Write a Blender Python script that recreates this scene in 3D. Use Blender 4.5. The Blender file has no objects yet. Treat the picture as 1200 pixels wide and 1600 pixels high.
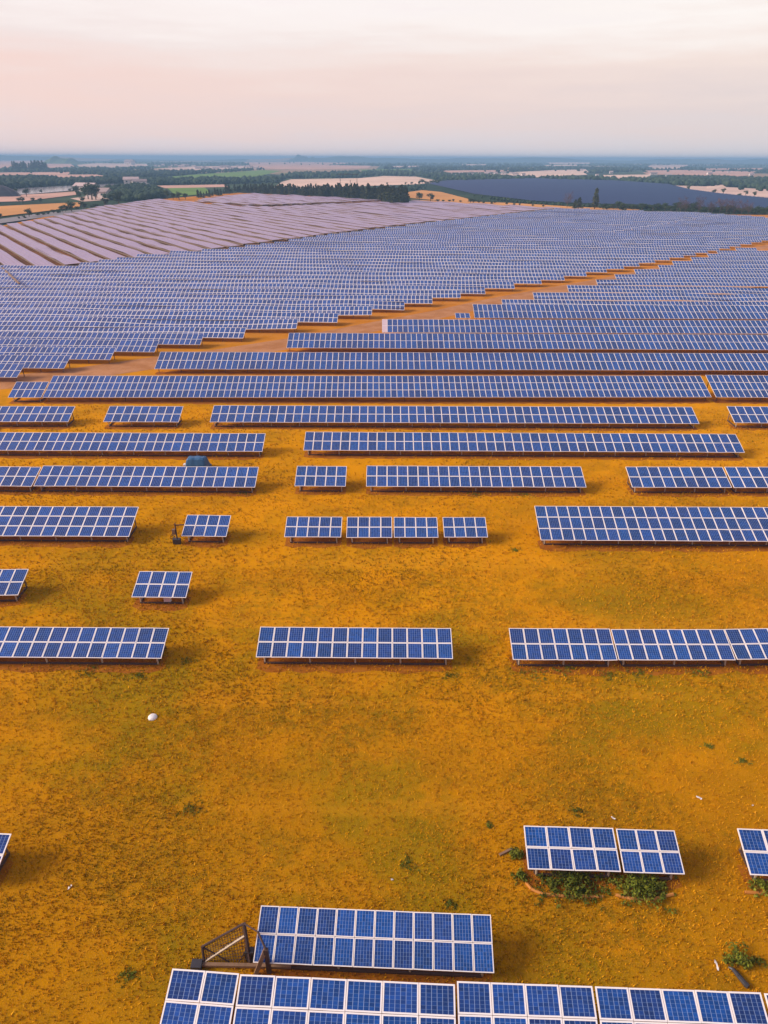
import bpy, math, random
import numpy as np
from mathutils import Vector, Matrix
R = math.radians
S = bpy.context.scene
C = S.collection
rng = random.Random(7)
nrg = np.random.default_rng(11)

# ------------------------------------------------------------------ camera
F, PITCH, ROLL, H = 1067.0, R(27.42), R(0.24), 29.0
cd = bpy.data.cameras.new('camera'); cam = bpy.data.objects.new('camera', cd); C.objects.link(cam)
cd.sensor_fit = 'VERTICAL'; cd.sensor_height = 36; cd.lens = 36 * F / 1600
cd.clip_start = 0.5; cd.clip_end = 60000
cam.matrix_world = Matrix.Translation((0, 0, H)) @ Matrix.Rotation(R(90) - PITCH, 4, 'X') @ Matrix.Rotation(ROLL, 4, 'Z')
S.camera = cam

# ------------------------------------------------------------------ sky and sun
SUN_AZ, SUN_EL = R(-93), R(28)          # azimuth from +Y, clockwise; the sun stands to the left, a little behind
W = bpy.data.worlds.new('World'); S.world = W; W.use_nodes = True
wn = W.node_tree.nodes; wl = W.node_tree.links; wn.clear()
wo = wn.new('ShaderNodeOutputWorld'); bg = wn.new('ShaderNodeBackground'); bg.inputs[1].default_value = 0.094
sky = wn.new('ShaderNodeTexSky'); sky.sky_type = 'NISHITA'; sky.sun_disc = False
sky.sun_elevation = SUN_EL; sky.sun_rotation = SUN_AZ; sky.dust_density = 3.0; sky.air_density = 1.2
tc = wn.new('ShaderNodeTexCoord'); sx = wn.new('ShaderNodeSeparateXYZ'); wl.new(tc.outputs['Generated'], sx.inputs[0])
# veil of thin evening cloud: colour by elevation, streaked by noise
mp = wn.new('ShaderNodeMapping'); mp.inputs['Scale'].default_value = (1.8, 1.8, 17.0); wl.new(tc.outputs['Generated'], mp.inputs[0])
no = wn.new('ShaderNodeTexNoise'); no.inputs['Scale'].default_value = 2.2; no.inputs['Detail'].default_value = 6; no.inputs['Roughness'].default_value = 0.55
wl.new(mp.outputs[0], no.inputs[0])
m1 = wn.new('ShaderNodeMath'); m1.operation = 'MULTIPLY_ADD'; m1.inputs[1].default_value = 0.11; wl.new(no.outputs[0], m1.inputs[0]); wl.new(sx.outputs[2], m1.inputs[2])
m2 = wn.new('ShaderNodeMath'); m2.operation = 'SUBTRACT'; m2.inputs[1].default_value = 0.055; wl.new(m1.outputs[0], m2.inputs[0])
def ramp(nodes, stops, interp='LINEAR'):
    n = nodes.new('ShaderNodeValToRGB'); e = n.color_ramp; e.interpolation = interp
    while len(e.elements) < len(stops): e.elements.new(0.5)
    for k, (p, c) in enumerate(stops): e.elements[k].position = p; e.elements[k].color = (*c, 1)
    return n
veil = ramp(wn, [(0.0, (8.3, 7.0, 7.1)), (0.034, (8.8, 6.9, 6.6)), (0.075, (9.1, 6.8, 6.3)), (0.125, (8.9, 7.7, 7.5)), (0.165, (9.9, 9.1, 8.9)), (0.24, (9.5, 7.0, 7.8)), (0.42, (9.2, 6.4, 8.2)), (0.7, (7.4, 5.4, 7.4)), (1.0, (3.6, 3.7, 5.0))])
wl.new(m2.outputs[0], veil.inputs[0])
# the pink thins towards the right
rr = ramp(wn, [(0.0, (0, 0, 0)), (1.0, (1, 1, 1))])
mr = wn.new('ShaderNodeMapRange'); mr.inputs[1].default_value = -0.42; mr.inputs[2].default_value = 0.5; mr.inputs[4].default_value = 1.0
wl.new(sx.outputs[0], mr.inputs[0])
cool = ramp(wn, [(0.0, (7.2, 6.9, 7.2)), (0.05, (7.7, 6.7, 6.6)), (0.10, (9.0, 7.6, 7.0)), (0.14, (9.9, 9.3, 8.9)), (0.24, (7.4, 6.4, 6.8)), (0.42, (4.4, 4.6, 5.6)), (0.7, (2.6, 3.2, 4.6)), (1.0, (2.4, 3.0, 4.3))])
wl.new(m2.outputs[0], cool.inputs[0])
mxc = wn.new('ShaderNodeMixRGB'); wl.new(mr.outputs[0], mxc.inputs[0]); wl.new(veil.outputs[0], mxc.inputs[1]); wl.new(cool.outputs[0], mxc.inputs[2])
mx = wn.new('ShaderNodeMixRGB'); mx.inputs[0].default_value = 0.94; wl.new(sky.outputs[0], mx.inputs[1]); wl.new(mxc.outputs[0], mx.inputs[2])
wl.new(mx.outputs[0], bg.inputs[0]); wl.new(bg.outputs[0], wo.inputs[0])

sd = bpy.data.lights.new('sun', 'SUN'); sd.energy = 4.4; sd.angle = R(22); sd.color = (1.0, 0.86, 0.68)
sun = bpy.data.objects.new('sun', sd); C.objects.link(sun)
sdir = Vector((math.sin(SUN_AZ) * math.cos(SUN_EL), math.cos(SUN_AZ) * math.cos(SUN_EL), math.sin(SUN_EL)))
sun.rotation_euler = sdir.to_track_quat('Z', 'Y').to_euler(); sun.location = (-60, -20, 80)

S.view_settings.view_transform = 'Standard'; S.view_settings.look = 'None'; S.view_settings.exposure = 0.2; S.view_settings.gamma = 1
S.cycles.max_bounces = 6; S.cycles.volume_bounces = 0; S.cycles.caustics_reflective = False; S.cycles.caustics_refractive = False

# ------------------------------------------------------------------ where a sight line of the photograph meets the ground
_c, _s = math.cos(ROLL), math.sin(ROLL); _cp, _sp = math.cos(PITCH), math.sin(PITCH)
def gp(x, y, z=0.0):
    u = (x - 600) / F; v = -(y - 800) / F
    u, v = _c * u - _s * v, _s * u + _c * v
    d = Vector((u, _cp + v * _sp, -_sp + v * _cp))
    t = (z - H) / d.z
    return Vector((d.x * t, d.y * t, z))
def proj(p):
    a, b, w = p[0], p[1] * _sp + (p[2] - H) * _cp, p[1] * _cp - (p[2] - H) * _sp
    u, v = a / w, b / w
    u, v = _c * u + _s * v, -_s * u + _c * v
    return 600 + F * u, 800 - F * v

# ------------------------------------------------------------------ materials
def nm(name):
    m = bpy.data.materials.new(name); m.use_nodes = True
    n = m.node_tree.nodes; l = m.node_tree.links
    return m, n, l, n['Principled BSDF']
def noise(n, l, vec, scale, detail=4, rough=0.55):
    t = n.new('ShaderNodeTexNoise'); t.inputs['Scale'].default_value = scale; t.inputs['Detail'].default_value = detail; t.inputs['Roughness'].default_value = rough
    l.new(vec, t.inputs[0]); return t.outputs[0]
def math_(n, l, op, a, b=None, c=None):
    t = n.new('ShaderNodeMath'); t.operation = op
    for k, v in enumerate((a, b, c)):
        if v is None: continue
        if isinstance(v, (int, float)): t.inputs[k].default_value = v
        else: l.new(v, t.inputs[k])
    return t.outputs[0]
def mixc(n, l, f, a, b, mode='MIX'):
    t = n.new('ShaderNodeMixRGB'); t.blend_type = mode
    for k, v in enumerate((f, a, b)):
        if isinstance(v, (int, float)): t.inputs[k].default_value = v
        elif isinstance(v, tuple): t.inputs[k].default_value = (*v, 1)
        else: l.new(v, t.inputs[k])
    return t.outputs[0]
def smooth(n, l, v, a, b):
    t = n.new('ShaderNodeMapRange'); t.interpolation_type = 'SMOOTHSTEP'; t.inputs[1].default_value = a; t.inputs[2].default_value = b
    l.new(v, t.inputs[0]); return t.outputs[0]
def pos(n): return n.new('ShaderNodeNewGeometry').outputs['Position']
def bump(n, l, h, bsdf, strength, dist):
    t = n.new('ShaderNodeBump'); t.inputs['Strength'].default_value = strength; t.inputs['Distance'].default_value = dist
    l.new(h, t.inputs['Height']); l.new(t.outputs[0], bsdf.inputs['Normal'])
def mat_simple(name, col, rough=0.7, var=0.25, scale=3.0, metal=0.0, ospread=0.0):
    m, n, l, b = nm(name)
    p = n.new('ShaderNodeTexCoord').outputs['Object']
    f = noise(n, l, p, scale, 5)
    v = math_(n, l, 'MULTIPLY_ADD', f, 2 * var, 1 - var)
    if ospread:
        o = n.new('ShaderNodeObjectInfo').outputs['Random']
        v = math_(n, l, 'MULTIPLY', v, math_(n, l, 'MULTIPLY_ADD', o, 2 * ospread, 1 - ospread))
    cc = n.new('ShaderNodeVectorMath'); cc.operation = 'SCALE'; cc.inputs[0].default_value = col; l.new(v, cc.inputs['Scale'])
    l.new(cc.outputs[0], b.inputs['Base Color']); b.inputs['Roughness'].default_value = rough; b.inputs['Metallic'].default_value = metal
    return m

def panel_mat(name, frames, dust_sheen=0.03):
    """blue silicon cells under glass; uv counts modules; with frames=True the white module frames are drawn at the uv's whole numbers"""
    m, n, l, b = nm(name)
    uv = n.new('ShaderNodeUVMap').outputs[0]
    s = n.new('ShaderNodeSeparateXYZ'); l.new(uv, s.inputs[0])
    fu = math_(n, l, 'FRACT', s.outputs[0]); fv = math_(n, l, 'FRACT', s.outputs[1])
    cu = math_(n, l, 'FLOOR', s.outputs[0]); cv = math_(n, l, 'FLOOR', s.outputs[1])
    o = n.new('ShaderNodeObjectInfo').outputs['Random']
    cb = n.new('ShaderNodeCombineXYZ'); l.new(cu, cb.inputs[0]); l.new(cv, cb.inputs[1]); l.new(math_(n, l, 'MULTIPLY', o, 91.7), cb.inputs[2])
    w = n.new('ShaderNodeTexWhiteNoise'); w.noise_dimensions = '3D'; l.new(cb.outputs[0], w.inputs[0])
    w2 = n.new('ShaderNodeTexWhiteNoise'); w2.noise_dimensions = '4D'; w2.inputs['W'].default_value = 3.3; l.new(cb.outputs[0], w2.inputs[0])
    base = mixc(n, l, w.outputs['Value'], (0.0006, 0.030, 0.145), (0.0016, 0.064, 0.285))
    base = mixc(n, l, math_(n, l, 'MULTIPLY', w2.outputs['Value'], 0.30), base, (0.022, 0.032, 0.19))
    # each cell a slightly different blue
    cc = n.new('ShaderNodeCombineXYZ')
    l.new(math_(n, l, 'FLOOR', math_(n, l, 'MULTIPLY', s.outputs[0], 6)), cc.inputs[0]); l.new(math_(n, l, 'FLOOR', math_(n, l, 'MULTIPLY', s.outputs[1], 7)), cc.inputs[1]); l.new(math_(n, l, 'MULTIPLY', o, 57.0), cc.inputs[2])
    w3 = n.new('ShaderNodeTexWhiteNoise'); l.new(cc.outputs[0], w3.inputs[0])
    vm = n.new('ShaderNodeVectorMath'); vm.operation = 'SCALE'; l.new(base, vm.inputs[0]); l.new(math_(n, l, 'MULTIPLY_ADD', w3.outputs['Value'], 0.5, 0.75), vm.inputs['Scale'])
    col = vm.outputs[0]
    def line(fr, k, half):
        a = math_(n, l, 'FRACT', math_(n, l, 'MULTIPLY', fr, k))
        d = math_(n, l, 'MINIMUM', a, math_(n, l, 'SUBTRACT', 1.0, a))
        return math_(n, l, 'LESS_THAN', d, half)
    col = mixc(n, l, math_(n, l, 'MULTIPLY', line(fu, 6, 0.045), 0.62), col, (0.36, 0.46, 0.68))
    col = mixc(n, l, math_(n, l, 'MULTIPLY', line(fv, 7, 0.04), 0.38), col, (0.22, 0.36, 0.60))
    # thin dust film; high values paint in the pink sky's reflection as mauve
    p = pos(n); dn = noise(n, l, p, 1.7, 5)
    col = mixc(n, l, math_(n, l, 'MULTIPLY', dn, dust_sheen), col, (0.36, 0.27, 0.28) if dust_sheen < 1 else (0.35, 0.24, 0.355))
    rough = 0.13 if dust_sheen < 1 else 0.42
    if frames:
        du = math_(n, l, 'MINIMUM', fu, math_(n, l, 'SUBTRACT', 1.0, fu)); dv = math_(n, l, 'MINIMUM', fv, math_(n, l, 'SUBTRACT', 1.0, fv))
        fr = math_(n, l, 'MAXIMUM', math_(n, l, 'LESS_THAN', du, 0.062), math_(n, l, 'LESS_THAN', dv, 0.05))
        col = mixc(n, l, fr, col, (0.74, 0.69, 0.68))
        if dust_sheen > .2: col = mixc(n, l, math_(n, l, 'MULTIPLY', fr, 0.7), col, (0.43, 0.31, 0.37))
        if dust_sheen > 1: col = mixc(n, l, math_(n, l, 'MULTIPLY', math_(n, l, 'LESS_THAN', dv, 0.03), 0.7), col, (0.10, 0.07, 0.09))
        l.new(math_(n, l, 'MULTIPLY_ADD', fr, 0.3, rough), b.inputs['Roughness'])
    else: b.inputs['Roughness'].default_value = rough
    l.new(col, b.inputs['Base Color']); b.inputs['IOR'].default_value = 1.48
    return m
M = {}
M['cells'] = panel_mat('solar_cells', False)
M['array'] = panel_mat('solar_array', True)
M['sky_sheen'] = panel_mat('sky_sheen_solar_array', True, 1.5)  # pink sky reflection painted into the panel colour of the strips
M['frame'] = mat_simple('white_frame', (0.80, 0.75, 0.735), 0.45, 0.10, 2.0)
M['blank'] = mat_simple('pale_panel', (0.60, 0.46, 0.50), 0.35, 0.12, 2.0)
M['steel'] = mat_simple('weathered_steel', (0.16, 0.10, 0.07), 0.65, 0.4, 5.0)
M['pale_steel'] = mat_simple('pale_steel', (0.42, 0.33, 0.24), 0.6, 0.3, 5.0)
M['rust'] = mat_simple('rusty_iron', (0.055, 0.028, 0.024), 0.8, 0.5, 9.0)
M['wood'] = mat_simple('old_timber', (0.22, 0.13, 0.08), 0.85, 0.4, 6.0)
M['white'] = mat_simple('white_plastic', (0.72, 0.68, 0.66), 0.5, 0.15, 9.0)
M['dark'] = mat_simple('dark_rubber', (0.03, 0.028, 0.035), 0.5, 0.3, 9.0)
M['tarp'] = mat_simple('blue_tarpaulin', (0.02, 0.10, 0.22), 0.45, 0.3, 2.5)
M['bark'] = mat_simple('bark', (0.075, 0.05, 0.035), 0.9, 0.4, 6.0)
M['wall'] = mat_simple('plaster_wall', (0.62, 0.55, 0.52), 0.8, 0.15, 0.5)
M['roof'] = mat_simple('tin_roof', (0.33, 0.25, 0.24), 0.6, 0.2, 0.5, ospread=0.5)
M['window'] = mat_simple('window_glass', (0.03, 0.035, 0.045), 0.15, 0.1)

def ground_mat():
    m, n, l, b = nm('dry_grass_ground'); p = pos(n)
    big = noise(n, l, p, 0.035, 5, 0.6); mid = noise(n, l, p, 0.22, 6, 0.65); cl = noise(n, l, p, 1.4, 7, 0.78); fine = noise(n, l, p, 8.0, 4, 0.8); fin2 = noise(n, l, p, 16.0, 3, 0.7)
    c = mixc(n, l, smooth(n, l, big, 0.35, 0.65), (0.58, 0.238, 0.002), (0.74, 0.305, 0.003))
    c = mixc(n, l, math_(n, l, 'MULTIPLY', smooth(n, l, mid, 0.42, 0.68), 0.60), c, (0.33, 0.155, 0.004))
    gm = math_(n, l, 'MULTIPLY', smooth(n, l, noise(n, l, p, 0.13, 6, 0.65), 0.43, 0.60), smooth(n, l, cl, 0.36, 0.60))
    near_ = n.new('ShaderNodeSeparateXYZ'); l.new(p, near_.inputs[0])
    c = mixc(n, l, math_(n, l, 'MULTIPLY', gm, math_(n, l, 'MULTIPLY_ADD', smooth(n, l, near_.outputs[1], 52.0, 28.0), 0.65, 0.30)), c, (0.150, 0.120, 0.006))
    brown = math_(n, l, 'MULTIPLY', smooth(n, l, math_(n, l, 'MULTIPLY_ADD', big, 26.0, near_.outputs[1]), 60.0, 30.0), 0.55)
    c = mixc(n, l, brown, c, (0.29, 0.135, 0.004))
    ol = smooth(n, l, noise(n, l, p, 0.075, 5, 0.62), 0.46, 0.60)
    c = mixc(n, l, math_(n, l, 'MULTIPLY', ol, math_(n, l, 'MULTIPLY_ADD', smooth(n, l, near_.outputs[1], 58.0, 34.0), 0.58, 0.12)), c, (0.185, 0.150, 0.004))
    mp = n.new('ShaderNodeMapping'); mp.inputs['Scale'].default_value = (0.014, 0.20, 1); l.new(p, mp.inputs[0])
    c = mixc(n, l, math_(n, l, 'MULTIPLY', smooth(n, l, noise(n, l, mp.outputs[0], 1.0, 4, 0.6), 0.54, 0.66), 0.40), c, (0.66, 0.285, 0.012))
    c = mixc(n, l, math_(n, l, 'MULTIPLY', smooth(n, l, cl, 0.48, 0.80), 0.26), c, (0.22, 0.105, 0.008))
    c = mixc(n, l, math_(n, l, 'MULTIPLY', smooth(n, l, fine, 0.50, 0.70), 0.26), c, (0.25, 0.108, 0.004))
    c = mixc(n, l, math_(n, l, 'MULTIPLY', smooth(n, l, fin2, 0.50, 0.68), 0.45), c, (0.78, 0.37, 0.015))
    c = mixc(n, l, math_(n, l, 'MULTIPLY', smooth(n, l, noise(n, l, p, 22.0, 2, 0.6), 0.48, 0.68), 0.34), c, (0.24, 0.105, 0.004))
    # farther back the bare reddish soil shows
    s = n.new('ShaderNodeSeparateXYZ'); l.new(p, s.inputs[0])
    soil = smooth(n, l, s.outputs[1], 70.0, 150.0)
    c = mixc(n, l, math_(n, l, 'MULTIPLY', soil, 0.75), c, mixc(n, l, smooth(n, l, mid, 0.35, 0.65), (0.40, 0.135, 0.022), (0.55, 0.215, 0.05)))
    l.new(c, b.inputs['Base Color']); b.inputs['Roughness'].default_value = 0.95; b.inputs['Specular IOR Level'].default_value = 0.0
    hh = math_(n, l, 'ADD', math_(n, l, 'MULTIPLY', fine, 0.6), math_(n, l, 'MULTIPLY', cl, 1.2))
    bump(n, l, math_(n, l, 'ADD', math_(n, l, 'MULTIPLY', fin2, 0.5), math_(n, l, 'MULTIPLY', cl, 0.35)), b, 0.6, 0.10)
    return m
M['ground'] = ground_mat()
def dirt_mat(name, a, c2, scale):
    m, n, l, b = nm(name); p = pos(n)
    f = noise(n, l, p, scale, 6, 0.65); g = noise(n, l, p, scale * 9, 5, 0.7)
    c = mixc(n, l, smooth(n, l, f, 0.35, 0.65), a, c2)
    c = mixc(n, l, math_(n, l, 'MULTIPLY', smooth(n, l, g, 0.5, 0.75), 0.35), c, tuple(v * 0.55 for v in a))
    l.new(c, b.inputs['Base Color']); b.inputs['Roughness'].default_value = 0.95; b.inputs['Specular IOR Level'].default_value = 0.1
    bump(n, l, g, b, 0.5, 0.06)
    return m
M['track'] = dirt_mat('dirt_track', (0.36, 0.155, 0.055), (0.46, 0.22, 0.10), 0.25)
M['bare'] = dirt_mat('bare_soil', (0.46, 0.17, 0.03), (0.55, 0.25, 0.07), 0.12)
M['shaded_soil'] = dirt_mat('shaded_red_soil', (0.13, 0.055, 0.02), (0.24, 0.10, 0.03), 0.06)  # reddish ground with the shade between the strips painted in

def plain_mat():
    m, n, l, b = nm('plain'); p = pos(n)
    mp = n.new('ShaderNodeMapping'); mp.inputs['Scale'].default_value = (1, 0.45, 1); l.new(p, mp.inputs[0]); q = mp.outputs[0]
    v = n.new('ShaderNodeTexVoronoi'); v.inputs['Scale'].default_value = 0.0022; l.new(q, v.inputs[0])
    sc = n.new('ShaderNodeSeparateColor'); l.new(v.outputs['Color'], sc.inputs[0])
    f = noise(n, l, q, 0.004, 7, 0.65); g = noise(n, l, p, 0.06, 6, 0.7)
    c = mixc(n, l, smooth(n, l, f, 0.42, 0.55), (0.055, 0.085, 0.035), (0.022, 0.042, 0.022))
    c = mixc(n, l, math_(n, l, 'MULTIPLY', smooth(n, l, sc.outputs[0], 0.80, 0.84), 0.8), c, (0.42, 0.27, 0.17))
    c = mixc(n, l, math_(n, l, 'MULTIPLY', smooth(n, l, sc.outputs[1], 0.90, 0.93), 0.8), c, (0.16, 0.20, 0.06))
    c = mixc(n, l, math_(n, l, 'MULTIPLY', smooth(n, l, g, 0.5, 0.7), 0.5), c, (0.02, 0.035, 0.018))
    l.new(c, b.inputs['Base Color']); b.inputs['Roughness'].default_value = 1.0; b.inputs['Specular IOR Level'].default_value = 0.05
    return m
M['plain'] = plain_mat()
def field_mat(name, col, furrow=0.12):
    m, n, l, b = nm(name); p = pos(n)
    f = noise(n, l, p, 0.012, 6, 0.6); g = noise(n, l, p, 0.15, 5, 0.7)
    c = mixc(n, l, smooth(n, l, f, 0.35, 0.7), col, tuple(v * 0.78 for v in col))
    c = mixc(n, l, math_(n, l, 'MULTIPLY', smooth(n, l, g, 0.5, 0.75), furrow * 2), c, tuple(v * 0.5 for v in col))
    l.new(c, b.inputs['Base Color']); b.inputs['Roughness'].default_value = 1.0; b.inputs['Specular IOR Level'].default_value = 0.05
    return m
M['f_pink'] = field_mat('pink_stubble', (0.62, 0.37, 0.28)); M['f_pale'] = field_mat('pale_stubble', (0.78, 0.56, 0.43), 0.05)
M['f_orange'] = field_mat('orange_stubble', (0.62, 0.30, 0.10)); M['f_green'] = field_mat('green_crop', (0.15, 0.25, 0.05), 0.06)
M['f_sand'] = field_mat('sandy_soil', (0.66, 0.47, 0.38)); M['asphalt'] = field_mat('grey_road', (0.26, 0.24, 0.25), 0.06)
m, n, l, b = nm('water'); b.inputs['Base Color'].default_value = (0.30, 0.27, 0.29, 1); b.inputs['Roughness'].default_value = 0.12
bump(n, l, noise(n, l, pos(n), 0.4, 4), b, 0.15, 0.2); M['water'] = m

def leaf_mat(name, a, c2, ospread=0.25):
    m, n, l, b = nm(name)
    ri = n.new('ShaderNodeNewGeometry').outputs['Random Per Island']; o = n.new('ShaderNodeObjectInfo').outputs['Random']
    c = mixc(n, l, ri, a, c2)
    v = n.new('ShaderNodeVectorMath'); v.operation = 'SCALE'; l.new(c, v.inputs[0]); l.new(math_(n, l, 'MULTIPLY_ADD', o, 2 * ospread, 1 - ospread), v.inputs['Scale'])
    l.new(v.outputs[0], b.inputs['Base Color']); b.inputs['Roughness'].default_value = 0.85; b.inputs['Specular IOR Level'].default_value = 0.15
    return m
M['pine'] = leaf_mat('pine_needles', (0.030, 0.045, 0.016), (0.075, 0.072, 0.024)); M['leaf'] = leaf_mat('leaves', (0.025, 0.05, 0.018), (0.07, 0.085, 0.03))
M['bare_twig'] = leaf_mat('reddish_twigs', (0.09, 0.05, 0.045), (0.17, 0.09, 0.075)); M['wood_leaf'] = leaf_mat('wood_crowns', (0.012, 0.030, 0.020), (0.045, 0.07, 0.032))
M['weed'] = leaf_mat('weed_leaves', (0.05, 0.085, 0.008), (0.20, 0.20, 0.018))
m, n, l, b = nm('grass_blades'); at = n.new('ShaderNodeAttribute'); at.attribute_name = 'tone'
cr = ramp(n, [(0.0, (0.17, 0.135, 0.005)), (0.3, (0.34, 0.165, 0.004)), (0.6, (0.54, 0.235, 0.004)), (1.0, (0.68, 0.33, 0.015))]); l.new(at.outputs['Fac'], cr.inputs[0])
l.new(cr.outputs[0], b.inputs['Base Color']); b.inputs['Roughness'].default_value = 0.9; b.inputs['Specular IOR Level'].default_value = 0.0; M['grass'] = m

# ------------------------------------------------------------------ mesh helpers
class MB:
    def __init__(s): s.v = []; s.f = []; s.mi = []; s.uv = []
    def face(s, pts, mi=0, uv=None):
        k = len(s.v); s.v += [tuple(p) for p in pts]; s.f.append(tuple(range(k, k + len(pts)))); s.mi.append(mi)
        s.uv += uv if uv else [(0, 0)] * len(pts)
    def box(s, lo, hi, mi=0):
        x0, y0, z0 = lo; x1, y1, z1 = hi
        P = [(x0,y0,z0),(x1,y0,z0),(x1,y1,z0),(x0,y1,z0),(x0,y0,z1),(x1,y0,z1),(x1,y1,z1),(x0,y1,z1)]
        k = len(s.v); s.v += P
        for q in ((3,2,1,0),(4,5,6,7),(0,1,5,4),(1,2,6,5),(2,3,7,6),(3,0,4,7)):
            s.f.append(tuple(k + i for i in q)); s.mi.append(mi); s.uv += [(0, 0)] * 4
    def bar(s, a, b, r0, r1=None, sides=6, mi=0):
        a, b = Vector(a), Vector(b); r1 = r0 if r1 is None else r1
        d = (b - a).normalized(); u = d.orthogonal().normalized(); w = d.cross(u); k = len(s.v)
        for P, r in ((a, r0), (b, r1)):
            for i in range(sides):
                t = 2 * math.pi * i / sides; s.v.append(tuple(P + u * (r * math.cos(t)) + w * (r * math.sin(t))))
        for i in range(sides):
            j = (i + 1) % sides; s.f.append((k + i, k + j, k + sides + j, k + sides + i)); s.mi.append(mi); s.uv += [(0, 0)] * 4
        s.f.append(tuple(k + i for i in reversed(range(sides)))); s.f.append(tuple(k + sides + i for i in range(sides))); s.mi += [mi, mi]; s.uv += [(0, 0)] * (2 * sides)
    def beam(s, a, b, w, h, mi=0):
        a, b = Vector(a), Vector(b); d = (b - a).normalized(); up = Vector((0, 0, 1)) if abs(d.z) < 0.9 else Vector((0, 1, 0))
        u = d.cross(up).normalized() * (w / 2); q = u.cross(d).normalized() * (h / 2); k = len(s.v)
        for P in (a, b):
            for i, j in ((-1, -1), (1, -1), (1, 1), (-1, 1)): s.v.append(tuple(P + u * i + q * j))
        for f in ((0,1,5,4),(1,2,6,5),(2,3,7,6),(3,0,4,7),(3,2,1,0),(4,5,6,7)):
            s.f.append(tuple(k + i for i in f)); s.mi.append(mi); s.uv += [(0, 0)] * 4
    def mesh(s, name, mats):
        me = bpy.data.meshes.new(name); me.from_pydata(s.v, [], s.f)
        for m in (mats if isinstance(mats, (list, tuple)) else [mats]): me.materials.append(m)
        me.polygons.foreach_set('material_index', s.mi)
        l = me.uv_layers.new(name='UVMap'); l.data.foreach_set('uv', np.array(s.uv, dtype=np.float32).ravel())
        me.update(); return me
    def build(s, name, mats, parent=None): return link(name, s.mesh(name, mats), parent)
def link(name, me, parent=None):
    o = bpy.data.objects.new(name, me); C.objects.link(o)
    if parent is not None: o.parent = parent
    return o
def tag(o, label=None, cat=None, group=None, kind=None):
    if label: o['label'] = label
    if cat: o['category'] = cat
    if group: o['group'] = group
    if kind: o['kind'] = kind
    return o
def empty(name, loc, rz=0.0):
    o = bpy.data.objects.new(name, None); C.objects.link(o); o.location = loc; o.rotation_euler = (0, 0, rz); o.empty_display_size = 0.3; return o
def copy_tree(o):
    c = o.copy(); C.objects.link(c)
    for ch in o.children:
        d = ch.copy(); C.objects.link(d); d.parent = c
    return c
def np_mesh(name, V, Fa, mat, tone=None):
    me = bpy.data.meshes.new(name); k = Fa.shape[1]
    me.vertices.add(len(V)); me.vertices.foreach_set('co', V.astype(np.float32).ravel())
    me.loops.add(Fa.size); me.loops.foreach_set('vertex_index', Fa.astype(np.int32).ravel())
    me.polygons.add(len(Fa)); me.polygons.foreach_set('loop_start', np.arange(0, Fa.size, k, dtype=np.int32))
    me.update(calc_edges=True); me.materials.append(mat)
    if tone is not None:
        a = me.attributes.new('tone', 'FLOAT', 'POINT'); a.data.foreach_set('value', tone.astype(np.float32))
    return me
def sheet(name, pts, z, mat, thick=None):
    b = MB(); P = [(p[0], p[1], z) for p in pts]
    area = sum(P[i][0] * P[(i + 1) % len(P)][1] - P[(i + 1) % len(P)][0] * P[i][1] for i in range(len(P)))
    if area < 0: P.reverse()
    b.face(P); return tag(b.build(name, mat), kind='structure')
def pxsheet(name, px, z, mat): return sheet(name, [gp(x, y, z) for x, y in px], z, mat)
def inside(poly, x, y):
    r = False; j = len(poly) - 1
    for i in range(len(poly)):
        xi, yi = poly[i][0], poly[i][1]; xj, yj = poly[j][0], poly[j][1]
        if (yi > y) != (yj > y) and x < (xj - xi) * (y - yi) / (yj - yi) + xi: r = not r
        j = i
    return r

# ------------------------------------------------------------------ the ground
b = MB(); G = 26000
b.face([(-G, -400, -0.5), (G, -400, -0.5), (G, G, -0.5), (-G, G, -0.5)]); tag(b.build('terrain', M['plain']), kind='structure')
site = [(-90, -30), (90, -30), (120, 100), (250, 300), (262, 400), (188, 428), (112, 452), (40, 560), (14, 568), (-60, 640), (-135, 690), (-178, 566), (-187, 466), (-180, 346), (-200, 338), (-240, 332), (-190, 200)]
sheet('ground', site, 0.0, M['ground'])
track = [(0, 598, 0), (80, 590, 1), (240, 567, 1), (330, 556, 1), (450, 537, 1), (560, 515, 1), (680, 492, 1), (760, 474, 1), (860, 455, 1), (960, 437, 1), (1080, 411, 1), (1240, 378, 1)]
up = [gp(x, y - 0.028 * (y - 240), 0) for x, y, _ in track]; lo = [gp(x, y + 0.030 * (y - 240), 0) for x, y, _ in track]
def track_strip(name, A, Bq, z, mat):
    b = MB()
    for i in range(len(A) - 1): b.face([(Bq[i].x, Bq[i].y, z), (Bq[i+1].x, Bq[i+1].y, z), (A[i+1].x, A[i+1].y, z), (A[i].x, A[i].y, z)])
    return tag(b.build(name, mat), kind='structure')
track_strip('road', up, lo, 0.012, M['track'])
pxsheet('bare_ground', [(1112, 341), (1108, 335), (1260, 336), (1280, 345), (1205, 344)], 0.02, M['bare'])
pxsheet('bare_ground', [(1140, 403), (1165, 394), (1212, 386), (1260, 386), (1260, 401)], 0.02, M['bare'])

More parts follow.
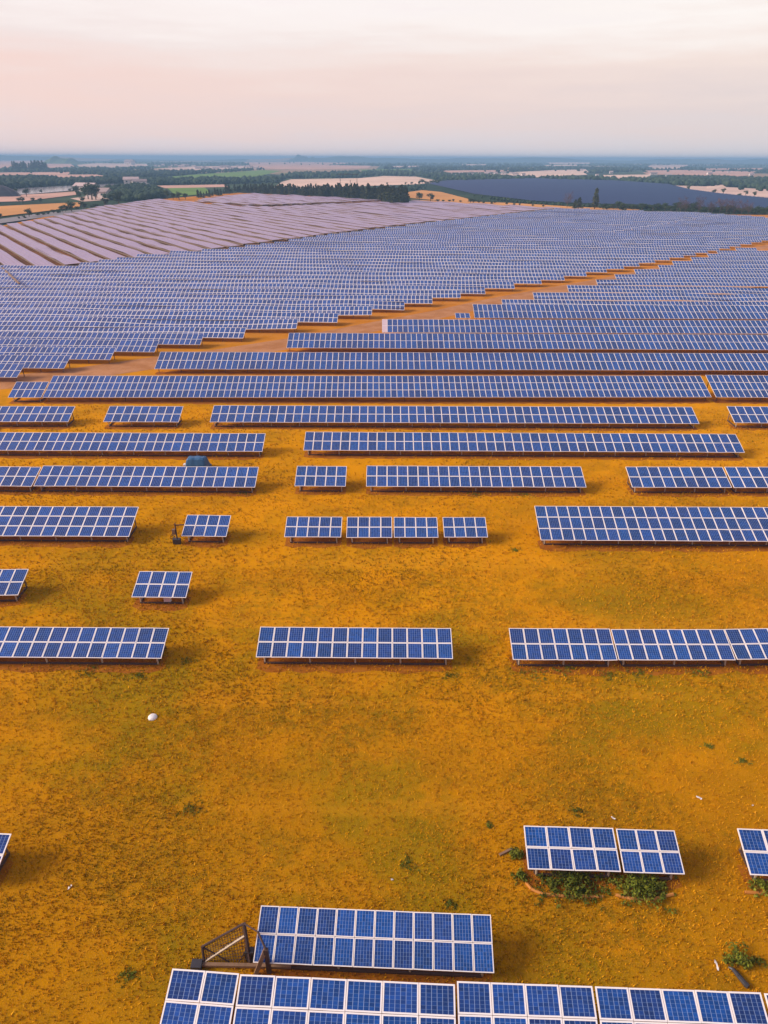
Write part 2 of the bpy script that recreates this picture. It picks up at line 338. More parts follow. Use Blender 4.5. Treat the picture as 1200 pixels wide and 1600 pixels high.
# fields, water and roads beyond the farm
FIELDS = [
 ('field', 'f_pink', [(0, 251), (92, 250.5), (110, 256), (118, 261), (60, 263), (-60, 263), (-60, 251)]),
 ('field', 'f_sand', [(120, 257.5), (150, 255), (228, 256), (232, 259), (180, 262), (125, 262)]),
 ('field', 'f_pink', [(74, 273), (150, 272.5), (165, 275), (140, 279), (82, 277)]),
 ('field', 'f_green', [(222, 280), (300, 273), (410, 265.5), (440, 267), (405, 275), (370, 279), (290, 280)]),
 ('field', 'f_green', [(262, 294), (318, 291), (330, 302), (276, 307)]),
 ('field', 'f_pink', [(245, 290), (352, 288), (356, 292), (258, 294)]),
 ('field', 'f_pale', [(428, 293), (440, 284), (455, 280), (560, 278.5), (600, 275), (650, 276), (692, 284), (650, 288), (560, 291), (480, 295)]),
 ('field', 'f_orange', [(622, 302), (660, 297), (690, 300), (737, 312), (724, 317), (640, 309)]),
 ('field', 'f_pink', [(390, 258), (470, 257), (580, 259), (575, 263), (480, 265), (392, 263)]),
 ('field', 'f_sand', [(240, 264), (300, 260), (390, 259), (392, 263), (300, 266)]),
 ('field', 'f_pale', [(740, 272.5), (780, 271.5), (910, 268), (918, 273), (840, 277), (800, 274)]),
 ('field', 'f_pink', [(960, 277.5), (1015, 276), (1012, 281), (966, 281)]),
 ('field', 'f_pale', [(1016, 261.5), (1065, 261), (1060, 263.5), (1020, 264)]),
 ('field', 'f_pink', [(1004, 269.5), (1060, 268.5), (1178, 271), (1160, 275.5), (1060, 273), (1012, 272.5)]),
 ('field', 'f_sand', [(1044, 289.5), (1062, 290), (1130, 292), (1260, 299), (1260, 318), (1200, 312), (1130, 305), (1080, 299)]),
 ('field', 'f_pale', [(1104, 291), (1130, 288), (1134, 292), (1104, 295)]),
 ('field', 'f_pale', [(850, 258), (900, 257), (905, 259), (855, 259.5)]), ('field', 'f_pale', [(720, 257), (760, 256.6), (758, 258), (722, 258.3)]),
 ('field', 'f_pink', [(0, 306), (60, 303), (118, 299), (120, 304), (40, 314), (-80, 318), (-80, 308)]),
 ('field', 'f_orange', [(-80, 326), (0, 322), (100, 317), (127, 316), (124, 323), (60, 331), (0, 338), (-80, 346)]),
 ('field', 'f_sand', [(110, 310), (160, 304), (172, 312), (130, 315)]),
 ('field', 'f_orange', [(640, 312), (800, 317), (900, 323), (1000, 327), (990, 331), (880, 328), (850, 325), (700, 317)]),
 ('field', 'f_pale', [(800, 269), (860, 266), (915, 264.5), (920, 269), (830, 272)]), ('field', 'f_pink', [(1008, 266.5), (1060, 265.5), (1182, 268), (1170, 271.5), (1015, 270)]),
 ('field', 'f_pale', [(940, 273.5), (1018, 272.5), (1012, 277.5), (946, 277.5)]), ('field', 'f_pink', [(380, 253.3), (470, 252.8), (565, 254.5), (500, 258), (390, 257.5)]),
 ('field', 'f_pink', [(-40, 270), (60, 269), (112, 268.6), (105, 273), (-40, 274)]), ('field', 'f_pale', [(855, 254), (932, 253.2), (920, 256), (860, 256.4)]),
 ('field', 'f_sand', [(1010, 258.5), (1078, 257.5), (1065, 261), (1015, 261)]), ('field', 'f_pink', [(1100, 263.2), (1195, 262.5), (1188, 265), (1105, 265.4)]),
 ('field', 'f_sand', [(610, 259.5), (660, 259), (655, 261.3), (612, 261.5)]), ('field', 'f_pink', [(690, 266.5), (800, 265.5), (790, 268.5), (700, 269.5)]), ('field', 'f_green', [(560, 265), (640, 264), (650, 267), (570, 268)]),
 ('water', 'water', [(14, 297), (40, 293.5), (90, 291), (176, 287), (196, 288), (160, 291.5), (118, 297), (60, 302), (12, 305)]),
 ('road', 'asphalt', [(-90, 356), (0, 342), (60, 333.5), (160, 324), (172, 326), (140, 331), (70, 339), (0, 349), (-90, 366)]),
 ('road', 'asphalt', [(205, 279), (212, 278), (240, 290), (228, 292)]),
]
for k, (nme, mt, px) in enumerate(FIELDS): pxsheet(nme, px, -0.32 + 0.011 * k, M[mt])
# low hills on the skyline
def hill(x, y, w, h, dep, seed):
    r = np.random.default_rng(seed); nx, ny = 48, 8; V = []; q = r.uniform(0, 6.28, 6)
    for j in range(ny + 1):
        for i in range(nx + 1):
            a = i / nx * 2 - 1; c = j / ny * 2 - 1
            e = max(0.0, 1 - a * a) ** 1.2 * max(0.0, 1 - c * c)
            V.append((x + a * w, y + c * dep, -1 + h * e * (1 + 0.22 * math.sin(7 * a + q[0]) + 0.13 * math.sin(17 * a + q[1]) + 0.08 * math.sin(41 * a + q[2]))))
    Fa = [(j * (nx + 1) + i, j * (nx + 1) + i + 1, (j + 1) * (nx + 1) + i + 1, (j + 1) * (nx + 1) + i) for j in range(ny) for i in range(nx)]
    me = bpy.data.meshes.new('hill'); me.from_pydata(V, [], Fa); me.materials.append(M['plain']); me.shade_smooth() if hasattr(me, 'shade_smooth') else None
    tag(link('hill', me), kind='structure')
hill(-640, 6000, 150, 40, 200, 1); hill(-300, 6500, 1300, 31, 300, 2); hill(-3300, 6300, 1700, 30, 400, 3); hill(900, 7000, 2000, 31, 400, 4); hill(3000, 6500, 1300, 33, 400, 5); hill(3900, 6800, 650, 36, 300, 6); hill(-1480, 3500, 90, 25, 90, 7)

# ------------------------------------------------------------------ solar tables
def module_mesh(w, ln, fw=None):
    """one framed module lying in its own x/y, centred, top at z=0"""
    b = MB(); g = 0.008; x, y = w / 2 - g, ln / 2 - g; fx = min(0.044 * w, 0.055); ix, iy = x - fx, y - fx; d = 0.012; t = 0.045
    O = [(-x, -y), (x, -y), (x, y), (-x, y)]; I = [(-ix, -iy), (ix, -iy), (ix, iy), (-ix, iy)]
    for k in range(4):
        j = (k + 1) % 4
        b.face([(*O[k], 0), (*O[j], 0), (*I[j], 0), (*I[k], 0)], 0)
        b.face([(*O[k], -t), (*O[j], -t), (*O[j], 0), (*O[k], 0)], 0)
        b.face([(*I[k], 0), (*I[j], 0), (*I[j], -d), (*I[k], -d)], 0)
    b.face([(*p, -d) for p in I], 1, [(0, 0), (1, 0), (1, 1), (0, 1)])
    b.face([(*p, -t) for p in reversed(O)], 0)
    return b.mesh('solar_panel', [M['frame'], M['cells']])
TILT = R(21)
def solar_table(P0, P1, L, nc, nr, z0, label, group, modules=True, legs=True, tilt=TILT, jitter=0.0, pale=(), surf='array', cat='solar table', name='solar_table'):
    P0, P1 = Vector(P0), Vector(P1); u = (P1 - P0); wd = u.length; rz = math.atan2(u.y, u.x); mid = (P0 + P1) / 2
    root = empty(name, (mid.x, mid.y, 0), rz); tag(root, label, cat, group)
    w = wd / nc; ln = L / nr; ct, st = math.cos(tilt), math.sin(tilt)
    pt = lambda x, s, off=0.0: Vector((x, s * ct - off * st, z0 + s * st + off * ct))
    cells = [(i, j) for j in range(nr) for i in range(nc)]
    if modules:
        me = module_mesh(w, ln)
        own = cells
        if len(cells) > 105:
            dist = {c: (root.matrix_basis @ pt(-wd / 2 + (c[0] + .5) * w, (c[1] + .5) * ln) - Vector((0, 0, H))).length for c in cells}
            cells.sort(key=lambda c: dist[c]); own = cells[:100]
        for i, j in own:
            p = pt(-wd / 2 + (i + .5) * w, (j + .5) * ln)
            o = link('solar_panel', me, root); o.location = p
            o.rotation_euler = (tilt + rng.gauss(0, jitter), rng.gauss(0, jitter), rng.gauss(0, jitter * 0.3))
            if (i, j) in pale:
                pm = me.copy(); pm.materials[1] = M['blank']; o.data = pm; o['label'] = 'blank pale pinkish panel'
        rest = cells[len(own):]
        if rest:
            V = np.array([v.co[:] for v in me.vertices]); Rm = np.array(Matrix.Rotation(tilt, 3, 'X'))
            b = MB(); base = (V @ Rm.T); ff = [tuple(p.vertices) for p in me.polygons]; mi = [p.material_index for p in me.polygons]
            for i, j in rest:
                k = len(b.v); b.v += [tuple(q) for q in base + np.array(pt(-wd / 2 + (i + .5) * w, (j + .5) * ln))]
                for f, q in zip(ff, mi):
                    b.f.append(tuple(k + a for a in f)); b.mi.append(q)
                    b.uv += [(i, j), (i + 1, j), (i + 1, j + 1), (i, j + 1)] if q == 1 else [(0, 0)] * len(f)
            tag(b.build('solar_panels', [M['frame'], M['cells']], root), kind='stuff')
    else:
        b = MB(); nseg = max(1, nc // 12)
        ju = [rng.gauss(0, jitter * (12 if surf == 'sky_sheen' else 26)) for _ in range(nseg + 1)]
        for k in range(nseg):
            c0, c1 = k * nc / nseg, (k + 1) * nc / nseg; c0, c1 = round(c0), round(c1); xa, xb = -wd / 2 + c0 * w, -wd / 2 + c1 * w; e0, e1 = ju[k], ju[k + 1]
            q = [pt(xa, 0, e0), pt(xb, 0, e1), pt(xb, L, e1), pt(xa, L, e0)]; q2 = [p - Vector((0, 0, 0.06)) for p in q]
            b.face(q, 0, [(c0, 0), (c1, 0), (c1, nr), (c0, nr)]); b.face(list(reversed(q2)), 1)
            b.face([q2[0], q2[1], q[1], q[0]], 1 if surf == 'array' else 2); b.face([q2[2], q2[3], q[3], q[2]], 1)  # dark front edge on the pink strips adds to the gap shade
            if k == 0: b.face([q2[3], q2[0], q[0], q[3]], 1)
            if k == nseg - 1: b.face([q2[1], q2[2], q[2], q[1]], 1)
        b.build('panel_surface', [M[surf], M['frame'], M['steel']], root)
    # rails under the modules, posts, ground beams
    ns = max(2, int(round(wd / 3.4)) + 1); xs = [-wd / 2 + 0.45 + (wd - 0.9) * k / (ns - 1) for k in range(ns)]
    sf, sr = 0.16 * L, 0.90 * L; pf, pr = pt(0, sf, -0.13), pt(0, sr, -0.13)
    rb = MB()
    for s in (sf, sr): rb.beam(pt(-wd / 2 + .05, s, -0.09), pt(wd / 2 - .05, s, -0.09), 0.07, 0.08)
    if legs:
        rb.build('rail', M['steel'], root)
        fb = MB(); fb.bar((0, 0, pf.z), (0.05, -0.05, -0.05), 0.055, mi=0); fm = fb.mesh('leg', M['pale_steel'])
        bb = MB(); bb.bar((0, 0, pr.z), (0, 0.05, -0.05), 0.055); bb.bar((0, -0.02, pr.z * 0.45), (0, pf.y - pr.y + 0.03, pf.z * 0.5), 0.03); bm = bb.mesh('leg', M['steel'])
        for x in xs:
            o = link('leg', fm, root); o.location = (x, pf.y, 0)
            o = link('leg', bm, root); o.location = (x, pr.y, 0)
        gb = MB(); gb.beam((xs[0], pf.y - 0.08, 0.05), (xs[-1], pf.y - 0.08, 0.05), 0.11, 0.12)
        for x in (xs[0], xs[-1]): gb.beam((x, pf.y - .02, 0.06), (x, pr.y + .1, 0.06), 0.10, 0.12)
        gb.build('ground_beam', M['rust'], root)
    else:
        for x in xs: rb.bar((x, pf.y, pf.z), (x, pf.y, -0.05), 0.06, sides=4); rb.bar((x, pr.y, pr.z), (x, pr.y, -0.05), 0.06, sides=4)
        if surf == 'sky_sheen': rb.beam(pt(-wd / 2 + .05, .12, -0.36), pt(wd / 2 - .05, .12, -0.36), 0.12, 0.5)  # added deep beam stands in for the shade under the low edge
        rb.build('support_frame', M['steel'], root)
    return root
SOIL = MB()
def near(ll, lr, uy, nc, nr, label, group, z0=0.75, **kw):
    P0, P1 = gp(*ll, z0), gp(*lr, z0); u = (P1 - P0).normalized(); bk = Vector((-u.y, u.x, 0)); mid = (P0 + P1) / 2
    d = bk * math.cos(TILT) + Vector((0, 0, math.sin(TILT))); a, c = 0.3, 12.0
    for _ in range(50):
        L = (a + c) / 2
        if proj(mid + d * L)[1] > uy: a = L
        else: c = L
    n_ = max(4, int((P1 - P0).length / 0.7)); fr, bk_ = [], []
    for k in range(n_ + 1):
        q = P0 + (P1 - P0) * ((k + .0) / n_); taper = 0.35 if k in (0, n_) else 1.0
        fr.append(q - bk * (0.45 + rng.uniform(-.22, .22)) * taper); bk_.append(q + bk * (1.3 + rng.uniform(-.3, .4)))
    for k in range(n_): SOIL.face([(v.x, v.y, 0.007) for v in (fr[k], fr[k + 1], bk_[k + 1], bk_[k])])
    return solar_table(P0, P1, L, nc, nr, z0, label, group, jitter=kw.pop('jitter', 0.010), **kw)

gA = 'solar tables along the bottom edge of the photo'
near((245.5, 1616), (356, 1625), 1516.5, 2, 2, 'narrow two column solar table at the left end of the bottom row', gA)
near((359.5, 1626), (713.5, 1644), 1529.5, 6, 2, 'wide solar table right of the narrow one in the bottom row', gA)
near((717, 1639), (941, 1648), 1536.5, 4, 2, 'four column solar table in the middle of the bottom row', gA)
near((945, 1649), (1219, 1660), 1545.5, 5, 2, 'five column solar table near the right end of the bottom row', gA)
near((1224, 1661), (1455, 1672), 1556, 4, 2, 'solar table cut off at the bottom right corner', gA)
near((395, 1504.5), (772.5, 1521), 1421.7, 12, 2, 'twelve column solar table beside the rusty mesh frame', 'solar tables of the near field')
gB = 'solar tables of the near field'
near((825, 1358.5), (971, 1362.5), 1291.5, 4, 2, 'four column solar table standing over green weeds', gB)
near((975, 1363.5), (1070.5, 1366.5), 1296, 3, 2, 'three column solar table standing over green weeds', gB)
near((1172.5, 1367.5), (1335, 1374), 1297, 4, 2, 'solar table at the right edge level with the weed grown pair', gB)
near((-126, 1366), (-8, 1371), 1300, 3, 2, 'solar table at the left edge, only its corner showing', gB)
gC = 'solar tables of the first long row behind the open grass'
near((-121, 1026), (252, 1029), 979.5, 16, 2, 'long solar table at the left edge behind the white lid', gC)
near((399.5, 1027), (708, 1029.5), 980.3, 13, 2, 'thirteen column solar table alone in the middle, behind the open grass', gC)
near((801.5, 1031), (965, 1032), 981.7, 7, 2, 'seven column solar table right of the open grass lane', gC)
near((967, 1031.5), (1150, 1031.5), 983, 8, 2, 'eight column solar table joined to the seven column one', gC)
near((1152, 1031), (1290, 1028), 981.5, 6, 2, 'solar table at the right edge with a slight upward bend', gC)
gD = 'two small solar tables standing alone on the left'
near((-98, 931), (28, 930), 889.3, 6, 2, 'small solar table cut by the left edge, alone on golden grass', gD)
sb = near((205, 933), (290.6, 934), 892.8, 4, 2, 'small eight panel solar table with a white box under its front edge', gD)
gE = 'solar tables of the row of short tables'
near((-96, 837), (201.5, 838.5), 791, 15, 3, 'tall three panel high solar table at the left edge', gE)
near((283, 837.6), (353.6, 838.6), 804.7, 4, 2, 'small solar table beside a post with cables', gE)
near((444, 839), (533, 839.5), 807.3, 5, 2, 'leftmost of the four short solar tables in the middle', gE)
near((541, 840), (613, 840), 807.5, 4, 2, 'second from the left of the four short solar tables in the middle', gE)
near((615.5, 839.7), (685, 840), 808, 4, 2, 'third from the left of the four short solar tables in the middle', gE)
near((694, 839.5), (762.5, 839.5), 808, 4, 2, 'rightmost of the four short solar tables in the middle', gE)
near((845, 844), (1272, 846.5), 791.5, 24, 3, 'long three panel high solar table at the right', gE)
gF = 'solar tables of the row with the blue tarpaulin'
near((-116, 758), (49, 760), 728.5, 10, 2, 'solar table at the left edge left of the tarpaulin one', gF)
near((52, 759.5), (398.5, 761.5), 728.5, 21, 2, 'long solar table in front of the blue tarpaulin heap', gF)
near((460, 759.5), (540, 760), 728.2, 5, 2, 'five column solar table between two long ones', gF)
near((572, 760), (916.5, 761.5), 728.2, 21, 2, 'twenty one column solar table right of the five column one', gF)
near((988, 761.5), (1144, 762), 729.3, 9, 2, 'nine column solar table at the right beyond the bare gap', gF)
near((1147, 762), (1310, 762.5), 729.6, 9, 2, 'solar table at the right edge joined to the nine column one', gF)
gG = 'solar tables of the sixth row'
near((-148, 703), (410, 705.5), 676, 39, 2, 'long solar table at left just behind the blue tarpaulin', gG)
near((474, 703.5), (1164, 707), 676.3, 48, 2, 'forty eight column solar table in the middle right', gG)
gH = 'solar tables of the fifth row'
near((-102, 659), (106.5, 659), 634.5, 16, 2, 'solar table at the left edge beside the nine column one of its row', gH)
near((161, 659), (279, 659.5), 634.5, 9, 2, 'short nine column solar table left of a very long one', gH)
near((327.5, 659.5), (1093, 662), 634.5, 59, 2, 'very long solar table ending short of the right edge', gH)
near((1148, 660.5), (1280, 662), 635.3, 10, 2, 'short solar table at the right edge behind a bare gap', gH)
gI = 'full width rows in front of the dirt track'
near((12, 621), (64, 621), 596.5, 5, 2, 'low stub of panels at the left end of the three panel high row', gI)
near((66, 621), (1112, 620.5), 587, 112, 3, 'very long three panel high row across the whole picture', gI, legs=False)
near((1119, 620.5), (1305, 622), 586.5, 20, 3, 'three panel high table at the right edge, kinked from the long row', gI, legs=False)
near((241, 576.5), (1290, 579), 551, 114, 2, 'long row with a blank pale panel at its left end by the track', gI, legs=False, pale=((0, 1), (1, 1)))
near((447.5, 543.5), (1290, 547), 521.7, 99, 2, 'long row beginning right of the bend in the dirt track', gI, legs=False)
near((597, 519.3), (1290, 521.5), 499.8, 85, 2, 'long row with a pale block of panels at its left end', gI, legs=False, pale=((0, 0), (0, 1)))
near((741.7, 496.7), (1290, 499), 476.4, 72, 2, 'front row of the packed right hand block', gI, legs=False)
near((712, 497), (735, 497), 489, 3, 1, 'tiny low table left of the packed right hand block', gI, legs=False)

tag(SOIL.build('bare_soil', dirt_mat('front_edge_soil', (0.27, 0.085, 0.008), (0.36, 0.13, 0.010), 0.8)), kind='structure')  # darker red-brown strips under the front edges of the near tables
# packed blocks ---------------------------------------------------------------
ORD = 'first second third fourth fifth sixth seventh eighth ninth tenth eleventh twelfth thirteenth fourteenth fifteenth sixteenth seventeenth eighteenth nineteenth twentieth'.split()
def interp(xs, ys, x): return float(np.interp(x, xs, ys))
AX = R(-1.6)
def row(xl, xr, yc, ym, L, nr, mw, label, group, **kw):
    """row whose right end stands at (xr, ym)"""
    z0 = 0.75; slope = math.tan(AX)
    P1 = Vector((xr, ym, z0)); P0 = Vector((xl, ym + slope * (xl - xr), z0)); nc = max(3, int(round((P1 - P0).length / mw)))
    return solar_table(P0, P1, L, nc, nr, z0, label, group, legs=False, jitter=0.004, cat='solar row', name='solar_row', **kw)
# right hand block
Az = [149.0, 158.5, 168.0, 178.5, 187.0, 195.5, 204, 213, 222, 231, 240, 249]
for k, y in enumerate(Az):
    xl = interp([138, 152.7, 158.8, 169, 179.5, 186.8, 200.6, 220.9, 243.6, 267], [17.7, 28.9, 33.3, 44.2, 55.3, 60.4, 74.4, 94.3, 114, 140], y) + rng.uniform(-1, 1); xr = 0.60 * y + 14
    if y > 235: xr = min(xr, 128)
    if xr - xl < 4: continue
    P = row(xl, xr, 0, y - (xr - xl) * 0.02, 3.1, 2, 0.86, '%s row of the right hand block, counted back from its front row' % ORD[k + 1], 'packed rows of the right hand block', modules=False)
# middle block: steps along the dirt track, reaches back to the pink block
Bz = [95.9, 105.8, 112, 123.8, 132, 151.5, 167.7, 177, 187.5, 205.4, 284.6, 330, 389, 430, 470]; Bx = [-53, -43, -36, -21, -11, 8.7, 25, 36.5, 48, 67.4, 149, 176, 204, 178, 103]
Lz = [196, 219, 240, 285, 335.7, 467.5, 470]; Lx = [-99, -88, -62, -33, 2, 106, 107]
y = 96.0; k = 0; cut0, cut1 = gp(940, 368, 1), gp(1108, 340, 1)
while y < 462:
    xr = interp(Bz, Bx, y)
    if y > 425: xr = min(xr, 185 - (y - 425) * 2.2)
    xl = -0.62 * y - 14
    if y > 196: xl = max(xl, interp(Lz, Lx, y) + 9.0)
    segs = [(xl, xr)]
    if cut0.y < y < cut1.y + 6:
        xc = cut0.x + (y - cut0.y) / (cut1.y - cut0.y) * (cut1.x - cut0.x)
        segs = [(xl, xc - 1.5), (xc + 3.5, xr)]
    for q, (a, c) in enumerate(segs):
        if c - a < 3: continue
        if k < 16: lab = '%s row of the middle block, counted back from the dirt track at left' % ORD[k]
        elif q == 0: lab = 'distant tightly packed row of the middle block, lost among its like'
        else: lab = 'distant row of the middle block on the far right behind the dark gap'
        row(a, c, 0, y, 3.25, 2, 0.92, lab, 'packed rows of the middle block', modules=(y < 118))
    st = (5.2 if y < 120 else 6.6) + rng.uniform(-.45, .45)
    y += st; k += 1
# pink block on the left: strips running away to the left
ax = Vector((-math.sin(R(34.5)), math.cos(R(34.5)), 0)); pp = Vector((ax.y, -ax.x, 0))
Cpoly = [(-152, 140), (-104, 195), (-66, 240), (-37, 285), (-2, 336), (102, 467), (112, 452 + 20), (20, 551), (-3, 541), (-52, 493), (-85, 472), (-131, 515), (-173, 562), (-182, 467), (-173, 346), (-190, 330), (-260, 330), (-300, 260)]
Dpoly = [(-138, 534), (-86, 493), (-53, 513), (-3, 560), (-20, 582), (-60, 608), (-122, 655), (-140, 570)]
def strips(poly, pitch, wdt, label, group, first):
    s = min(pp.dot(Vector((*p, 0))) for p in poly) + 3; e = max(pp.dot(Vector((*p, 0))) for p in poly); k = 0
    while s < e:
        o = pp * s; hits = []
        for i in range(len(poly)):
            a, c = Vector((*poly[i], 0)), Vector((*poly[(i + 1) % len(poly)], 0)); da, dc = pp.dot(a) - s, pp.dot(c) - s
            if (da > 0) != (dc > 0): hits.append(ax.dot(a + (c - a) * (da / (da - dc))))
        hits.sort()
        for q in range(0, len(hits) - 1, 2):
            t0, t1 = hits[q] + rng.uniform(0, 1.5), hits[q + 1] - rng.uniform(0, 2)
            if t1 - t0 < 5: continue
            P0, P1 = o + ax * t1, o + ax * t0; P0.z = P1.z = 1.1
            n_in = any(-30 < proj(o + ax * t)[0] < 1230 for t in (t0, (t0 + t1) / 2, t1))
            if not n_in: continue
            lab = (first % ORD[k]) if (first and k < 14) else label
            solar_table(P0, P1, wdt, max(3, int((t1 - t0) / 1.05)), 3, 1.1, lab, group, modules=False, legs=False, tilt=R(2.0), jitter=0.012, surf='sky_sheen', cat='solar row', name='solar_row'); k += 1
        s += pitch
sheet('bare_ground', [(-110, 178), (-104, 193), (-66, 238), (-37, 283), (-2, 334), (101, 466), (108, 468), (20, 551), (-3, 545), (-131, 519), (-175, 563), (-184, 467), (-176, 346), (-192, 330), (-250, 320), (-190, 200)], 0.016, M['shaded_soil'])  # dark sheet paints the shade in the gaps between the strips
strips(Cpoly, 7.3, 4.7, 'distant narrow strip of the pink block, lost among its like', 'pink strips of the block on the left slope', '%s pink strip of the left block, counted from the left edge')
strips(Dpoly, 7.3, 5.2, 'narrow strip of the small pink block in front of the pines', 'strips of the small pink block before the pines', None)
# the blue field far right: one mass
Epx = [(672, 288), (700, 284), (830, 280.5), (960, 284), (1045, 290), (1080, 299), (1130, 306), (1260, 319), (1260, 336), (1200, 329), (1100, 325), (990, 321), (900, 319), (830, 315), (740, 304)]
Epoly = [gp(x, yy, 0) for x, yy in Epx]; b = MB(); y = min(p.y for p in Epoly) + 2
while y < max(p.y for p in Epoly):
    xs = []
    for i in range(len(Epoly)):
        a, c = Epoly[i], Epoly[(i + 1) % len(Epoly)]
        if (a.y > y) != (c.y > y): xs.append(a.x + (c.x - a.x) * (y - a.y) / (c.y - a.y))
    xs.sort()
    for q in range(0, len(xs) - 1, 2):
        x0, x1 = xs[q], xs[q + 1]; n_ = max(1, int(x1 - x0))
        b.face([(x0, y, 0.7), (x1, y, 0.7), (x1, y + 3.6, 2.0), (x0, y + 3.6, 2.0)], 0, [(0, 0), (n_, 0), (n_, 2), (0, 2)])
        b.face([(x0, y + 3.6, 1.95), (x1, y + 3.6, 1.95), (x1, y, 0.65), (x0, y, 0.65)], 1)
    y += 6.5
def far_panel():
    m, n, l, bs = nm('far_array'); p = pos(n); f = noise(n, l, p, 0.02, 5)
    l.new(mixc(n, l, f, (0.006, 0.020, 0.075), (0.012, 0.032, 0.11)), bs.inputs['Base Color']); bs.inputs['Roughness'].default_value = 0.3; return m
tag(b.build('solar_field', [far_panel(), M['steel']]), 'wide dark blue field of solar rows far off on the right', 'solar field', kind='stuff')

# ------------------------------------------------------------------ trees
def leaf_quads(b, centre, rad, n, size, r, flat=0.8):
    for _ in range(n):
        d = Vector((r.gauss(0, 1), r.gauss(0, 1), r.gauss(0, 1))).normalized(); q = Vector(centre) + Vector((d.x * rad[0], d.y * rad[1], d.z * rad[2])) * (r.random() ** 0.4)
        nrm = (d + Vector((r.gauss(0, .5), r.gauss(0, .5), r.gauss(0.3, .5)))).normalized(); u = nrm.orthogonal().normalized(); w = nrm.cross(u); t = r.uniform(0, 6.28)
        u, w = u * math.cos(t) + w * math.sin(t), w * math.cos(t) - u * math.sin(t); sz = size * r.uniform(0.6, 1.4)
        b.face([q - u * sz * .5, q + w * sz * flat * .5, q + u * sz * .6, q - w * sz * flat * .5])
def make_tree(name, kind, seed):
    """unit tree one metre tall, to be scaled"""
    r = random.Random(seed); root = empty(name, (0, -500, 0))
    t = MB(); c = MB()
    if kind == 'pine':
        t.bar((0, 0, -0.02), (0.01, 0, 0.9), 0.022, 0.006)
        for k in range(16):
            z = 0.14 + 0.83 * k / 15; w = 0.19 * (1 - (z - 0.14) / 0.9) ** 0.8 * r.uniform(0.75, 1.2) + 0.012
            for q in range(5 if w > 0.05 else 2):
                a = r.uniform(0, 6.28); leaf_quads(c, (math.cos(a) * w * .6, math.sin(a) * w * .6, z), (w * .5, w * .5, 0.035), 8, 0.07, r)
            t.bar((0, 0, z), (math.cos(a) * w * .8, math.sin(a) * w * .8, z - .01), 0.005, 0.002, 4)
    elif kind == 'poplar':
        t.bar((0, 0, -0.02), (0, 0, 0.9), 0.02, 0.006)
        for k in range(14):
            z = 0.12 + 0.8 * k / 13; w = 0.10 * math.sin(math.pi * (0.15 + 0.8 * k / 13)) + 0.02; leaf_quads(c, (r.uniform(-.02, .02), r.uniform(-.02, .02), z), (w, w, 0.06), 26, 0.06, r)
    elif kind == 'bare':
        t.bar((0, 0, -0.02), (0, 0, 0.6), 0.02, 0.008)
        for k in range(34):
            z0 = r.uniform(0.15, 0.6); a = r.uniform(0, 6.28); L = r.uniform(.15, .34); e = Vector((math.cos(a) * L * .8, math.sin(a) * L * .8, min(z0 + L * 1.1, 1.0)))
            t.bar((0, 0, z0), e, 0.004, 0.002, 4); leaf_quads(c, e, (.11, .11, .11), 22, 0.035, r, 0.35)
    else:
        hi = kind == 'broad'
        t.bar((0, 0, -0.02), (0.02, 0, 0.45), 0.035, 0.02)
        for k in range(9 if hi else 7):
            a = r.uniform(0, 6.28); q = r.uniform(.08, .26); z = r.uniform(.38, .80) if hi else r.uniform(.25, .62); e = (math.cos(a) * q, math.sin(a) * q, z)
            t.bar((0.01, 0, 0.3 if hi else .1), e, 0.014, 0.006, 4); s = r.uniform(.13, .2); leaf_quads(c, e, (s * 1.1, s * 1.1, s * (0.9 if hi else 0.8)), 62, 0.075, r)
    mt = {'pine': 'pine', 'poplar': 'leaf', 'bare': 'bare_twig', 'broad': 'leaf', 'bush': 'leaf'}[kind]
    t.build('trunk', M['bark'], root); c.build('crown', M[mt], root); return root
PROTO = {k: [make_tree({'pine': 'pine_tree', 'poplar': 'poplar_tree', 'bare': 'bare_tree', 'broad': 'broadleaf_tree', 'bush': 'bush'}[k], k, 10 * i + j) for j in range(3)] for i, k in enumerate(('pine', 'poplar', 'bare', 'broad', 'bush'))}
USED = set()
def plant(kind, px, py, hpx, label, group, wide=1.0):
    p = gp(px, py, -0.1); j = rng.randrange(3); pr = PROTO[kind][j]
    if (kind, j) in USED: o = copy_tree(pr)
    else: o = pr; USED.add((kind, j))
    dist = math.hypot(p.x, p.y); h = hpx * dist / F / math.cos(R(23)) * 1.0
    o.location = (p.x, p.y, -0.3); o.rotation_euler = (0, 0, rng.uniform(0, 6.28)); s = h * rng.uniform(.92, 1.08); o.scale = (s * wide, s * wide, s)
    tag(o, label, {'pine': 'pine tree', 'poplar': 'poplar', 'bare': 'bare tree', 'broad': 'tree', 'bush': 'bush'}[kind], group); return o
for k in range(120):
    f = (k + rng.uniform(-.4, .4)) / 119; px = 372 + f * 258; base = 301 + f * 16.5 + rng.uniform(-2.0, 0.5)
    plant('pine', px, base, rng.uniform(15, 21) * (0.58 + 0.45 * f) * (0.8 if f < 0.04 else 1), 'dark pine in the dense row behind the small pink block', 'pines behind the small pink block', 1.25)
for k in range(14): plant('pine', 602 + k * 2.5, 318.5 + rng.uniform(-2, 1.5), rng.uniform(12, 24), 'dark pine in the clump at the right end of the pine row', 'pines at the end of the row', 1.4)
for k in range(16): plant('pine', 310 + k * 4.4, 311 - k * 0.7 + rng.uniform(-2, 1), rng.uniform(5, 12), 'loose dark pine at the left end of the pine row', 'loose pines left of the row', 1.5)
